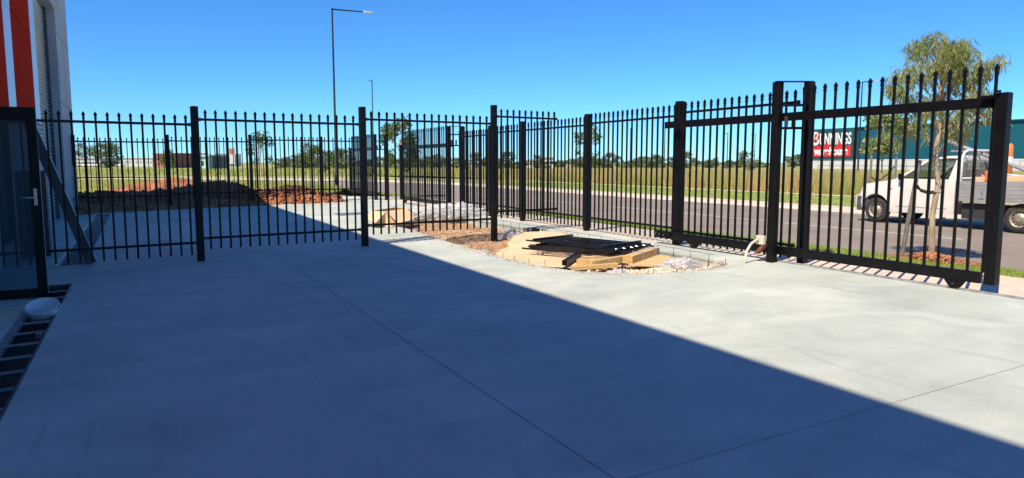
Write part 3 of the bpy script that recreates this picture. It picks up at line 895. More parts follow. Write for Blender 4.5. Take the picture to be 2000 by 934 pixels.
for i, (x, y, s, lab) in enumerate(((6.35, 12.25, 0.16, "ochre rock beside the cardboard sheet at the foot of the bed post"), (6.75, 12.9, 0.11, "small brown rock between the bed post and the plastic bag"))):
    crumple("rock", (x, y, bed_z(x, y) - 0.02), s, s * 0.8, s * 0.7, 'brownstone', lab, "rock", 20 + i, 1.3, 0.35, sub=3)

# reinforcing mesh strip along the white edge, starter rods round the curve
ms = thing("wire_mesh", "strip of rusty wire mesh standing along the straight white edge of the garden bed", "wire mesh", (7.52, 13, 0.1))
mb = MB()
mb.tube([(7.535, y, gz(7.54) + 0.085 + 0.004 * math.sin(y * 3)) for y in np.linspace(7.9, 19, 40)], 0.0035, 5); mb.build("long_wire", 'rod', ms)
mb = MB(); mb.tube([(7.535, y, gz(7.54) - 0.02) for y in np.linspace(7.9, 19, 10)], 0.0035, 5); mb.build("long_wire", 'rod', ms)
y = 8.0
while y < 19:
    mb = MB(); mb.tube([(7.535, y, gz(7.54) - 0.10), (7.537, y + rng.uniform(-.01, .01), gz(7.54) + 0.087)], 0.004, 5); mb.build("cross_wire", 'rod', ms)
    y += 0.40
acc = 0
path = BED[2:-1]
rod_src = None
for (a, b) in zip(path[:-1], path[1:]):
    a, b = Vector(a), Vector(b)
    L = (b - a).length
    t = acc
    while t < L:
        p = a + (b - a) * (t / L)
        h = rng.uniform(0.07, 0.12)
        mb = MB(); mb.tube([(p.x + 0.03, p.y + 0.02, gz(p.x) - 0.12), (p.x + 0.03 + rng.uniform(-.012, .012), p.y + 0.02, gz(p.x) + h - 0.02)], 0.0045, 5)
        o = mb.build("steel_rod", 'rod'); tag(o, "short thin steel rod sticking up along the curved edge of the garden bed", "steel rod", "starter rods around the garden bed")
        t += 0.42
    acc = t - L

# cardboard sheet
def sheet(name, poly, zf, m, th, parent=None, div=26, seed=1):
    xs = [p[0] for p in poly]; ys = [p[1] for p in poly]
    bm = bmesh.new()
    vs = [bm.verts.new((x, y, 0)) for x, y in poly]
    f = bm.faces.new(vs)
    if f.normal.z < 0: f.normal_flip()
    for k_ in range(1, div):
        x = min(xs) + (max(xs) - min(xs)) * k_ / div
        bmesh.ops.bisect_plane(bm, geom=bm.verts[:] + bm.edges[:] + bm.faces[:], plane_co=(x, 0, 0), plane_no=(1, 0, 0))
        yy = min(ys) + (max(ys) - min(ys)) * k_ / div
        bmesh.ops.bisect_plane(bm, geom=bm.verts[:] + bm.edges[:] + bm.faces[:], plane_co=(0, yy, 0), plane_no=(0, 1, 0))
    for v in bm.verts: v.co.z = zf(v.co.x, v.co.y)
    cx, cy = sum(xs) / len(xs), sum(ys) / len(ys)
    z0 = min(v.co.z for v in bm.verts)
    for v in bm.verts: v.co -= Vector((cx, cy, z0))
    me = bpy.data.meshes.new(name); bm.to_mesh(me); bm.free(); me.materials.append(M[m])
    me.polygons.foreach_set('use_smooth', [True] * len(me.polygons))
    o = bpy.data.objects.new(name, me)
    sd = o.modifiers.new("thickness", 'SOLIDIFY'); sd.thickness = th
    link(o, parent, (cx, cy, z0))
    return o
def card_z(x, y):
    return gz(x) - 0.065 + 0.12 * math.exp(-((y - 12.1) / 1.0) ** 2) * (1 if x > 6 else max(0, x - 5)) + 0.026 * fbm(x, y, 1.9, 5) + 0.02 * math.sin(1.4 * x + 0.9 * y) - 0.05 * math.exp(-abs(0.8 * (x - 6.2) + 0.6 * (y - 10.9)) / 0.10)
tag(sheet("cardboard_sheet", [(5.42, 10.95), (5.9, 11.35), (5.95, 11.55), (6.55, 12.15), (7.15, 12.8), (7.48, 12.55), (7.3, 11.2), (6.7, 9.4), (6.3, 8.95), (5.75, 8.72), (5.55, 8.95), (5.28, 9.35), (5.36, 9.8), (5.2, 10.3)], card_z, 'card', 0.006),
    "large tan cardboard sheet spread over the garden bed under the fence bundle", "cardboard")

# bundle of fence panels on the cardboard and timber
def flat_panel(label, cx, cy, z, ang, n, L, w, tilt, seed):
    """picket panel lying flat: pickets along its local x, two rails across"""
    t = thing("fence_panel", label, "fence panel", (cx, cy, z), "spare fence panels lying on the garden bed")
    rg = random.Random(seed)
    ca, sa = math.cos(ang), math.sin(ang)
    def Wp(u, v, dz=0): return (cx + u * ca - v * sa, cy + u * sa + v * ca, z + dz + u * tilt)
    for i in range(n):
        v = -w / 2 + w * i / (n - 1)
        du = rg.uniform(-.03, .03)
        mb = MB(); mb.bar(Wp(-L / 2 + du, v), Wp(L / 2 - 0.09 + du, v, rg.uniform(-.008, .008)), 0.026, 0.026); pk = mb.build("picket", 'gloss', t)
        mb = MB(); a_ = Vector(Wp(L / 2 - 0.09 + du, v)); b_ = Vector(Wp(L / 2 + du, v))
        mb.tube([a_, a_ + (b_ - a_) * 0.1, a_ + (b_ - a_) * 0.5, b_], [0.014, 0.020, 0.022, 0.002], 6); mb.build("spear_tip", 'gloss', pk)
    for u in (-L / 2 + 0.2, L / 2 - 0.28):
        mb = MB(); mb.bar(Wp(u, -w / 2 - 0.06, 0.03), Wp(u, w / 2 + 0.06, 0.03), 0.04, 0.035); mb.build("rail", 'gloss', t)
    return t
A = math.atan2(-1.0, 0.45)
flat_panel("spare black fence panel lying lowest on the timber in the garden bed", 6.62, 9.82, gz(6.4) + 0.03, A + 0.0, 8, 1.95, 1.10, 0.004, 1)
flat_panel("spare black fence panel lying in the middle of the pile on the garden bed", 6.66, 9.85, gz(6.4) + 0.075, A + 0.16, 7, 1.90, 1.0, 0.0, 2)
flat_panel("spare black fence panel lying on top of the pile on the garden bed", 6.74, 10.05, gz(6.4) + 0.115, A - 0.10, 6, 1.95, 0.95, 0.0, 3)
def timber(label, p, q, w, h, m='timber', bands=()):
    t = MB(); t.bar(p, q, w, h); o = t.build("timber_beam", m, None, bevel=0.003)
    tag(o, label, "timber")
    p, q = Vector(p), Vector(q)
    for b in bands:
        c = p + (q - p) * b; d = (q - p).normalized() * 0.035
        tb = MB(); tb.bar(c - d, c + d, w + 0.006, h + 0.006); tb.build("tape_band", 'tape', o)
    return o
zt = gz(6.6)
timber("square yellow timber bound with two grey tape bands, laid on the plywood", (6.42, 8.52, zt + 0.02), (7.34, 9.02, zt + 0.05), 0.16, 0.115, bands=(0.40, 0.86))
timber("square yellow timber striped by the picket shadows beside the taped one", (5.82, 8.62, zt - 0.02), (6.55, 8.74, zt + 0.005), 0.10, 0.10)
timber("thin yellow timber offcut on the cardboard's near edge", (5.50, 8.62, zt - 0.06), (6.18, 8.44, zt - 0.03), 0.09, 0.06)
timber("short yellow timber block half hidden under the black panels", (5.80, 8.95, zt - 0.03), (6.25, 8.72, zt - 0.01), 0.11, 0.08)
pl = MB(); pl.add([(6.35, 8.40, zt - 0.055), (6.78, 8.18, zt - 0.07), (7.44, 8.72, zt - 0.02), (7.1, 9.10, zt - 0.02),
                   (6.35, 8.40, zt - 0.040), (6.78, 8.18, zt - 0.055), (7.44, 8.72, zt - 0.005), (7.1, 9.10, zt - 0.005)],
                  [(3, 2, 1, 0), (4, 5, 6, 7), (0, 1, 5, 4), (1, 2, 6, 5), (2, 3, 7, 6), (3, 0, 4, 7)])
tag(pl.build("plywood_board", 'ply'), "pale plywood board under the taped timber, pointing at the gate portal", "plywood")
# square black tube lying under the timber
tb = MB(); tb.bar((5.55, 8.90, zt - 0.02), (6.2, 9.5, zt + 0.0), 0.075, 0.075); tag(tb.build("steel_tube", 'black'), "short square black steel tube poking out over the cardboard's near edge", "steel tube")

def bag(label, x, y, sx, sy, sz, seed, m='film', cat="plastic bag", name="plastic_bag"):
    return crumple(name, (x, y, bed_z(x, y) - 0.02), sx, sy, sz, m, label, cat, seed, 2.6, 0.62, sub=5)
bag("crumpled clear plastic bag on the pale rubble below the plywood board", 6.85, 7.85, 0.42, 0.20, 0.13, 31)
bag("crumpled dark-shadowed plastic bag under the near timber offcut", 5.98, 8.18, 0.24, 0.10, 0.10, 32)
bag("clear plastic bag lying between the bed post and the wire mesh", 7.0, 13.3, 0.35, 0.28, 0.15, 33)
bag("flattened plastic wrapper at the curved bed edge left of the cardboard sheet", 5.45, 11.6, 0.16, 0.28, 0.06, 34)

# heap of clear plastic sheeting
sh = crumple("plastic_sheeting", (7.5, 18.3, 0.08), 1.15, 1.5, 0.33, 'film', "large heap of clear plastic sheeting beside the distant portal", "plastic sheeting", 41, 2.4, 0.6, sub=6)

# black comb-like offcut leaning on the bed wall
co = thing("steel_offcut", "short black picketed steel offcut leaning on the bed wall behind the cardboard", "steel offcut", (7.5, 13.0, 0))
mb = MB(); mb.box(7.40, 7.46, 12.95, 13.2, gz(7.4) - 0.13, gz(7.4) + 0.06); mb.build("block", 'black', co)
for i in range(4):
    mb = MB(); yy = 12.86 - i * 0.085; mb.bar((7.42, yy, gz(7.4) - 0.13), (7.48, yy, gz(7.4) + 0.055), 0.022, 0.022, upv=(1, 0, 0)); mb.build("stub", 'black', co)

# open cardboard box
bxx = thing("cardboard_box", "open tan cardboard box with splayed flaps on the concrete at the bed's far end", "box", (5.35, 16.3, 0.1))
ca, sa = math.cos(0.5), math.sin(0.5)
def bw(u, v, w): return (5.35 + u * ca - v * sa, 16.2 + u * sa + v * ca, gz(5.3) + w)
def flap(name, a, b, c, d, m='card'):
    mb = MB(); mb.add([a, b, c, d], [(0, 1, 2, 3)]); o = mb.build(name, m, bxx); sd = o.modifiers.new("t", 'SOLIDIFY'); sd.thickness = 0.008; return o
flap("side", bw(-.42, -.3, .005), bw(.30, -.32, .005), bw(.22, -.22, .40), bw(-.40, -.12, .36))
flap("side", bw(-.42, .3, .005), bw(.40, .3, .005), bw(.40, .34, .40), bw(-.36, .36, .36), 'carddark')
flap("side", bw(-.42, -.3, .005), bw(-.42, .3, .005), bw(-.36, .36, .36), bw(-.40, -.12, .36))
flap("side", bw(.30, -.32, .005), bw(.40, .3, .005), bw(.40, .34, .40), bw(.22, -.22, .40), 'carddark')
flap("bottom", bw(-.42, -.3, .008), bw(.30, -.32, .008), bw(.40, .3, .008), bw(-.42, .3, .008), 'carddark')
flap("flap", bw(-.40, -.12, .36), bw(.22, -.22, .40), bw(.15, -.50, .16), bw(-.36, -.46, .10))
flap("flap", bw(.22, -.22, .40), bw(.40, .34, .40), bw(.78, .30, .34), bw(.66, -.16, .20))
flap("flap", bw(-.40, -.12, .36), bw(-.36, .36, .36), bw(-.70, .34, .22), bw(-.72, -.1, .12))
# strip grate in the far concrete
gr = thing("floor_grate", "small slotted steel drain grate set in the sunlit concrete before the far red soil", "grate", (5.6, 20, .11))
mb = MB(); mb.box(5.0, 6.0, 19.9, 20.7, gz(5) + 0.012, gz(5) + 0.024); mb.build("plate", 'galv', gr)
for i in range(7):
    mb = MB(); x = 5.12 + i * 0.125; mb.box(x, x + 0.045, 20.0, 20.6, gz(5) + 0.024, gz(5) + 0.027); mb.build("slot", 'seam', gr)

# conduit, junction box and rusty bracket at the near portal
cd = MB(); P = [(7.67, 7.42, gz(7.7) - 0.05), (7.68, 7.42, 0.22), (7.72, 7.43, 0.33), (7.80, 7.44, 0.42), (7.90, 7.45, 0.47), (7.96, 7.45, 0.485)]
cd.tube(P, 0.019, 10); tag(cd.build("conduit_pipe", 'conduit', None, smooth=True), "white plastic conduit bending up from the slab to the gate portal", "pipe")
jb = MB(); jb.box(7.96, 8.018, 7.36, 7.50, 0.41, 0.54); tag(jb.build("junction_box", 'conduit', None, bevel=0.008), "small white junction box fixed to the near gate portal", "junction box")
rb = MB(); rb.add([(7.93, 7.30, .42), (7.93, 7.36, .41), (7.93, 7.50, .29), (7.93, 7.44, .27), (8.0, 7.30, .42), (8.0, 7.36, .41), (8.0, 7.50, .29), (8.0, 7.44, .27)], [(0, 1, 2, 3), (7, 6, 5, 4), (0, 4, 5, 1), (1, 5, 6, 2), (2, 6, 7, 3), (3, 7, 4, 0)])
tag(rb.build("rusty_bracket", 'rust', None), "rust-red bracket hanging below the junction box on the near gate portal", "bracket")

# ================================================================== STREET LIGHTS
def street_light(label, x, y, h, arm_dir, arm=2.1, zb=0.0, r=0.085):
    t = thing("street_lamp", label, "street lamp", (x, y, zb), "street lamps along the roads")
    mb = MB(); mb.tube([(x, y, zb), (x, y, zb + 0.9), (x, y, zb + 0.92), (x, y, zb + h)], [r * 1.45, r * 1.4, r * 1.0, r * 0.6], 10); mb.build("pole", 'pole', t, smooth=True)
    a = Vector((math.cos(arm_dir), math.sin(arm_dir), 0)); e = Vector((x, y, zb + h - 0.08))
    mb = MB(); mb.tube([e, e + a * arm + Vector((0, 0, 0.03))], [r * 0.55, r * 0.42], 8); ar = mb.build("arm", 'pole', t)
    c = e + a * (arm + 0.28) + Vector((0, 0, 0.03)); s_ = Vector((-a.y, a.x, 0))
    mb = MB(); rings = []
    for (u, w, hh) in ((-0.34, 0.05, 0.045), (-0.2, 0.12, 0.06), (0.1, 0.15, 0.055), (0.32, 0.09, 0.03), (0.36, 0.03, 0.015)):
        cc = c + a * u
        rings.append([cc - s_ * w - Vector((0, 0, hh * .5)), cc + s_ * w - Vector((0, 0, hh * .5)), cc + s_ * w * .8 + Vector((0, 0, hh)), cc - s_ * w * .8 + Vector((0, 0, hh))])
    mb.loft(rings); mb.build("lamp_head", 'lamp', ar)
    return t
street_light("tall dark street lamp rising beyond the rear fence, arm to the right", 11.75, 47.5, 11.55, 0.0)
street_light("distant street lamp with its arm to the left, above the fence panel before the bed", 25.6, 85.0, 11.4, math.pi + 0.5, 0.5)
street_light("distant street lamp seen through the near gate, left of the gum tree", 79.1, 58.5, 11.4, -math.pi / 2, 1.6, r=0.11)
def far_pt(px, d):                         # a direction (as a column of the photograph) and a distance -> a place on the flat land
    v = FW + RT * ((px - 1000) / 1390)
    v = Vector((v.x, v.y, 0)).normalized()
    cosv = v.dot(Vector((math.sin(HEAD), math.cos(HEAD), 0)))
    return v * (d / cosv)
for px, d_ in ((898, 210), (936, 240), (1228, 190), (1294, 170), (1415, 160), (1468, 230)):
    p = far_pt(px, d_)
    street_light("thin far street lamp standing over the tree line", p.x, p.y, 10.5 if px != 1415 else 8, random.uniform(0, 6), 1.6, r=0.13)

# ================================================================== TREES
def leaf_cloud(clumps, n, lw, ll, seed, droop=0.0, up=0.3, tonebias=None):
    """n leaves in clumps [(centre, radii, weight)]; each leaf one narrow quad, hung by droop"""
    rg = np.random.RandomState(seed)
    w = np.array([c[2] for c in clumps], float); w /= w.sum()
    idx = rg.choice(len(clumps), n, p=w)
    cen = np.array([c[0] for c in clumps]); rad = np.array([c[1] for c in clumps])
    tone0 = rg.rand(len(clumps))
    d = rg.randn(n, 3); d /= np.linalg.norm(d, axis=1)[:, None]
    r = rg.rand(n) ** 0.45
    P = cen[idx] + d * rad[idx] * r[:, None]
    ax = rg.randn(n, 3); ax[:, 2] = ax[:, 2] * 0.6 - droop * 2.2
    ax /= np.linalg.norm(ax, axis=1)[:, None]
    b = rg.randn(n, 3); b -= ax * (b * ax).sum(1)[:, None]; b /= np.linalg.norm(b, axis=1)[:, None]
    L = ll * (0.6 + 0.8 * rg.rand(n))[:, None]; W_ = lw * (0.6 + 0.8 * rg.rand(n))[:, None]
    nrm = np.cross(ax, b)
    bend = nrm * L * 0.12 * rg.randn(n)[:, None]
    a0 = P; m0 = P + ax * L * 0.5 + bend; e0 = P + ax * L
    V = np.stack([a0, m0 + b * W_, e0, m0 - b * W_], 1).reshape(-1, 3)
    F = np.arange(4 * n).reshape(n, 4)
    tone = np.clip(0.55 * tone0[idx] + 0.45 * rg.rand(n), 0, 1)
    return V, F, tone

# the gum tree in front of the ute
gum = thing("gum_tree", "slender gum tree with drooping olive leaves on the mulched verge in front of the ute", "tree", (11.25, 6.95, 0.1))
gx, gy = 11.3, 6.95
tr = MB()
tr.tube([(gx, gy, 0.05), (gx + .01, gy + .005, 0.25), (gx - .02, gy + .01, 0.75), (gx + .03, gy - .02, 1.25), (gx - .02, gy + .02, 1.8), (gx + .03, gy - .01, 2.4), (gx, gy + 0.03, 3.0), (gx + .02, gy, 3.45)], [0.062, 0.047, 0.044, 0.041, 0.037, 0.030, 0.02, 0.008], 10)
limbs = []
rg = random.Random(5)
clumps = []
for i in range(30):
    z = rg.uniform(1.98, 3.3)
    th = rg.uniform(0, 2 * math.pi)
    prof = 0.76 if 2.15 < z < 3.0 else 0.55
    if z > 3.05: prof = 0.4
    reach = prof * rg.uniform(0.45, 1.0)
    e = Vector((gx + reach * math.cos(th), gy + reach * math.sin(th), z + rg.uniform(0.1, 0.4)))
    s0 = Vector((gx, gy, z - 0.25))
    mid = (s0 + e) / 2 + Vector((0, 0, 0.1))
    tr.tube([s0, mid, e], [0.014, 0.009, 0.004], 6)
    for kx in range(3):
        c = e + Vector((rg.uniform(-.14, .14), rg.uniform(-.14, .14), rg.uniform(-.22, .06)))
        clumps.append(((c.x, c.y, c.z), (0.15, 0.15, 0.17), 1.0))
for px_, z_ in ((0.15, 3.35), (-0.1, 3.4), (0.05, 3.5), (-.3, 3.25), (.35, 3.1)):
    clumps.append(((gx + px_, gy + rg.uniform(-.25, .25), z_), (0.16, 0.16, 0.18), 1.0))
for dy in (0.5, 0.68):                     # a low bough on the left
    e = Vector((gx + 0.05, gy + dy, 2.02 + rg.uniform(-.1, .2)))
    tr.tube([(gx, gy, 1.8), (gx + 0.03, gy + dy * 0.5, 2.1), e], [0.013, 0.009, 0.004], 6)
    clumps.append(((e.x, e.y, e.z), (0.14, 0.16, 0.18), 0.8))
for c in ((gx, gy + 0.02, 1.60), (gx + .05, gy - .02, 1.78), (gx - .05, gy + .15, 2.05)):
    clumps.append((c, (0.08, 0.08, 0.15), 0.3))
tr.build("trunk", 'barkgum', gum, smooth=True)
V, F, T = leaf_cloud(clumps, 7800, 0.008, 0.135, 9, droop=0.85)
np_mesh("crown", V, F, 'gum', gum, loc=(gx, gy, 1.5), tone=T)
st = MB(); st.tube([(10.98, 7.24, 0.02), (10.985, 7.15, 0.8), (10.98, 7.03, 1.63)], [0.035, 0.034, 0.032], 8)
tag(st.build("tree_stake", 'stake', None), "weathered leaning grey stake beside the gum tree's trunk", "stake")
st = MB(); st.tube([(10.99, 7.06, 1.24), (11.06, 7.03, 1.14), (11.18, 6.98, 1.10), (11.33, 6.90, 1.12), (11.345, 6.985, 1.13), (11.20, 7.01, 1.13), (11.04, 7.07, 1.18), (10.95, 7.08, 1.24)], 0.016, 6)
tag(st.build("tree_tie", 'strap', None), "dark sagging tie strap between the stake and the gum tree", "strap")
mound("mulch_heap", 11.0, 6.75, 0.42, 0.75, 0.13, 0.05, 'chip', "x", 8.0, 12, 30)
mo = bpy.data.objects["mulch_heap"]; tag(mo, "heap of red-brown bark mulch around the gum tree's base", "mulch")
rng = random.Random(8); pts = []
while len(pts) < 1800:
    x, y = rng.gauss(11.0, 0.24), rng.gauss(6.75, 0.42)
    d_ = math.hypot((x - 11) / .42, (y - 6.75) / .75)
    if d_ < 1.5: pts.append((x, y, 0.05 + 0.13 * (math.cos(math.pi * min(1, d_)) * .5 + .5)))
clods("bark_chips", pts, 'chip', "loose bark chips covering the mulch heap under the gum tree", "mulch", 0.012, 0.038, 6, flat=0.45)

def tree(name, label, x, y, h, w, seed, n=900, zb=0.0, trunk=0.10, m='bush', bark='barkdark', group=None, leaf=None, base=0.35, open_=0.5):
    t = thing(name, label, "tree", (x, y, zb), group)
    rg = random.Random(seed)
    tr = MB()
    tr.tube([(x, y, zb - 0.1), (x + rg.uniform(-.1, .1) * w * .2, y, zb + h * 0.35), (x + rg.uniform(-.1, .1) * w * .3, y, zb + h * 0.85)], [trunk, trunk * 0.75, trunk * 0.2], 7)
    cl = []
    for i in range(16):
        zz = rg.uniform(base, 0.95)
        k_ = math.sin(math.pi * min(1, max(0.05, (zz - base + 0.08) / (1.08 - base)))) ** 0.6
        th = rg.uniform(0, 6.28); rr = w * 0.5 * k_ * rg.uniform(open_, 1)
        e = Vector((x + rr * math.cos(th), y + rr * math.sin(th), zb + h * zz))
        tr.tube([(x, y, zb + h * zz * 0.7), e], [trunk * 0.35, trunk * 0.1], 5)
        s = w * (rg.uniform(0.15, 0.25) if m == 'bush' else rg.uniform(0.10, 0.20))
        cl.append(((e.x, e.y, e.z), (s, s, s * 0.75 * h / max(w, h * .6)), s ** 2))
    tr.build("trunk", bark, t)
    lf = leaf or (w * 0.035)
    V, F, T = leaf_cloud(cl, n, lf * 0.45, lf, seed, droop=0.2)
    np_mesh("crown", V, F, m, t, loc=(x, y, zb + h * base), tone=T)
    return t
# street saplings
tree("sapling", "tall loose sapling on the field just beyond the rear fence, right of the sign board", *far_pt(515, 75).xy, 4.6, 3.0, 21, 800, trunk=0.09, m='sapling', bark='barkgum', leaf=0.20, open_=0.6)
tree("sapling", "small bright sapling left of the tall lamp post beyond the rear fence", *far_pt(628, 62).xy, 2.9, 2.4, 22, 900, trunk=0.08, m='sapling', bark='barkgum', leaf=0.16)
tree("sapling", "bushy sapling seen through the far driveway gap beside the distant gate", 11.0, 32.2, 3.9, 1.9, 23, 2600, trunk=0.05, m='sapling', bark='barkgum', leaf=0.11, base=0.30)
tree("sapling", "sapling on the verge across the road behind the boundary fence post", *far_pt(1147, 62).xy, 4.6, 2.6, 24, 700, trunk=0.08, m='sapling', bark='barkgum', leaf=0.20, open_=0.7)
tree("sapling", "lone young tree in the weeds left of the near gate portal", *far_pt(1456, 70).xy, 2.8, 2.4, 25, 800, trunk=0.08, m='sapling', bark='barkgum', leaf=0.16)
sp = far_pt(1714, 34)
tree("sapling", "staked sapling with olive leaves on the far verge left of the ute's bonnet", sp.x, sp.y, 3.9, 2.4, 26, 2300, trunk=0.05, m='gum', bark='barkgum', leaf=0.14, base=0.58)
for px, lab in ((1693, "left stake of the pair holding the far verge sapling"), (1741, "right stake, paler, holding the far verge sapling")):
    p = far_pt(px, 33.7); mb = MB(); mb.tube([(p.x, p.y, 0), (p.x + .02, p.y, 1.95 if px == 1693 else 1.85)], 0.05, 8)
    tag(mb.build("tree_stake", 'stake'), lab, "stake")
a, b = far_pt(1693, 33.7), far_pt(1741, 33.7)
mb = MB(); mb.tube([(a.x, a.y, 0.95), ((a.x + sp.x) / 2, (a.y + sp.y) / 2, .75), (sp.x, sp.y, 0.8), ((b.x + sp.x) / 2, (b.y + sp.y) / 2, 1.05), (b.x, b.y, 1.45)], 0.03, 6)
tag(mb.build("tree_tie", 'strap'), "dark tie strap strung between the two stakes on the far verge", "strap")
p = Vector((10.9, 31.7)); mb = MB(); mb.tube([(p.x, p.y, 0), (p.x, p.y, 1.75)], 0.035, 8)
tag(mb.build("tree_stake", 'stake'), "pale stake beside the sapling in the far driveway gap", "stake")

# the tree line on the horizon
protos = [tree("bushy_tree", "x", 0, 0, h_, w_, 50 + i, n_, m='bush', trunk=0.2, base=b_, open_=o_, leaf=l_)
          for i, (h_, w_, n_, b_, o_, l_) in enumerate(((4.4, 6.5, 1500, .08, .15, .42), (5.2, 5.4, 1300, .12, .2, .42), (3.4, 8.0, 1500, .05, .1, .42), (7.2, 5.0, 620, .42, .55, .42), (4.2, 4.6, 1100, .10, .2, .36)))]
used = set()
def put_tree(kind, px, d, s, label, group="trees along the far tree line"):
    src = protos[kind]
    o = src if kind not in used else copy_tree(src)
    used.add(kind)
    p = far_pt(px, d)
    o.location = (p.x, p.y, -0.1)
    o.scale = (s, s, s * random.uniform(0.85, 1.15)); o.rotation_euler = (0, 0, random.uniform(0, 6))
    o['label'] = label; o['category'] = "tree"; o['group'] = group
TL = "bushy dark green tree standing in the low tree line on the horizon"
rng = random.Random(77)
px = 548
while px < 1500:
    put_tree(rng.choice((0, 1, 2, 4, 0, 2)), px, rng.uniform(175, 250), rng.uniform(0.5, 0.9) if px < 1100 else rng.uniform(0.45, 0.75), TL)
    px += rng.uniform(9, 20)
for px, d, s, kd, lab in ((612, 170, 1.0, 3, "taller spindly tree rising over the tree line left of the lamp post"), (670, 150, 0.95, 1, "rounded dark tree just right of the tall lamp post"),
                          (222, 190, 1.2, 1, "large full-crowned dark tree in the field behind the left fence bay"), (176, 260, 1.3, 3, "tall gappy gum standing left of the full-crowned field tree"),
                          (198, 270, 1.05, 3, "thin gum tree close beside the tall gappy gum"), (338, 200, 1.1, 4, "dark tree standing in front of the red brick building"),
                          (408, 240, 1.4, 2, "flat-topped tree behind the pale teal kiosk"), (440, 260, 1.2, 0, "low tree between the kiosk and the sign board"),
                          (1130, 190, 0.8, 0, "taller tree in the line behind the boundary fence"), (1270, 175, 0.8, 0, "rounded tree in the line beyond the weeds, left of the round-capped post"),
                          (1165, 185, 0.75, 0, "broad tree in the line just right of the boundary fence post"), (1545, 220, 1.0, 0, "dark tree between the portal posts on the horizon")):
    put_tree(kd, px, d, s, lab, "trees standing out on the far field")
for i in range(5):
    if i not in used: bpy.data.objects.remove(protos[i])

# ================================================================== FAR BUILDINGS, SIGN BOARD, PARKED CARS
def far_building(name, label, px0, px1, d, h, depth, m, rows=1, cols=6, roof='farwhite', winm='seam'):
    a, b = far_pt(px0, d), far_pt(px1, d)
    c = (a + b) / 2; w = (b - a).length
    ang = math.atan2(b.y - a.y, b.x - a.x)
    t = thing(name, label, "building", (c.x, c.y, -0.1))
    ca, sa = math.cos(ang), math.sin(ang)
    def P(u, v, z): return (c.x + u * ca - v * sa, c.y + u * sa + v * ca, z)
    def blk(u0, u1, v0, v1, z0, z1):
        return MB().add([P(u0, v0, z0), P(u1, v0, z0), P(u1, v1, z0), P(u0, v1, z0), P(u0, v0, z1), P(u1, v0, z1), P(u1, v1, z1), P(u0, v1, z1)],
                        [(3, 2, 1, 0), (4, 5, 6, 7), (0, 1, 5, 4), (1, 2, 6, 5), (2, 3, 7, 6), (3, 0, 4, 7)])
    blk(-w / 2, w / 2, 0, depth, -0.3, h).build("wall", m, t)
    blk(-w / 2 - 0.3, w / 2 + 0.3, -0.4, depth + 0.3, h, h + 0.35).build("roof", roof, t)
    for r_ in range(rows):
        for q in range(cols):
            u = -w / 2 + w * (q + 0.25) / cols
            z0 = h * (r_ + 0.35) / rows * 0.9
            blk(u, u + w / cols * 0.5, -0.06, 0.05, z0, z0 + h / rows * 0.35).build("window", winm, t)
    return t
far_building("brick_building", "lighter red brick building on the left horizon behind the red mound", 309, 333, 230, 4.1, 14, 'brick', 2, 4, roof='brick')
far_building("brick_building", "darker red brick building right of the lighter brick one", 338, 358, 240, 4.3, 14, 'brick', 1, 3, roof='darkgrey')
far_building("long_shed", "long low white shed on the left horizon", 245, 306, 330, 3.4, 20, 'farwhite', 1, 9, winm='galv')
far_building("kiosk", "pale teal and white kiosk building beyond the field", 399, 414, 150, 2.8, 8, 'farteal', 1, 2)
far_building("kiosk", "dark grey low hut right of the pale teal kiosk", 415, 424, 152, 2.5, 7, 'darkgrey', 1, 1, roof='darkgrey')
far_building("long_shed", "orange-roofed low shed at the far left horizon behind parked cars", 150, 205, 320, 3.0, 16, 'farwhite', 1, 6, roof='brick', winm='galv')
far_building("long_shed", "small white shed half hidden by the far left trees of the tree line", 1055, 1082, 230, 3.0, 12, 'farwhite', 1, 3)
far_building("long_shed", "tiny white shed glimpsed left of the boundary fence post", 1015, 1040, 240, 2.2, 12, 'farwhite', 1, 3)
far_building("long_shed", "low grey shed near the sign board on the horizon", 428, 452, 330, 5.2, 16, 'farwhite', 1, 3, roof='galv')
sb = thing("sign_board", "tall maroon and white sign board standing in the field", "sign", (*far_pt(460, 120).xy, 0))
p = far_pt(460, 120); rx, ry = RT.x, RT.y
mb = MB(); mb.bar((p.x - rx * .38, p.y - ry * .38, 0), (p.x - rx * .38, p.y - ry * .38, 3.8), 0.1, 0.1); mb.bar((p.x + rx * .38, p.y + ry * .38, 0), (p.x + rx * .38, p.y + ry * .38, 3.8), 0.1, 0.1); mb.build("leg", 'farwhite', sb)
mb = MB(); mb.bar((p.x, p.y, 1.3), (p.x, p.y, 2.9), 0.9, 0.06, upv=(FW.x, FW.y, 0)); mb.build("lower_panel", 'farwhite', sb)
mb = MB(); mb.bar((p.x, p.y, 2.9), (p.x, p.y, 3.9), 0.95, 0.07, upv=(FW.x, FW.y, 0)); mb.build("upper_panel", 'brick', sb)

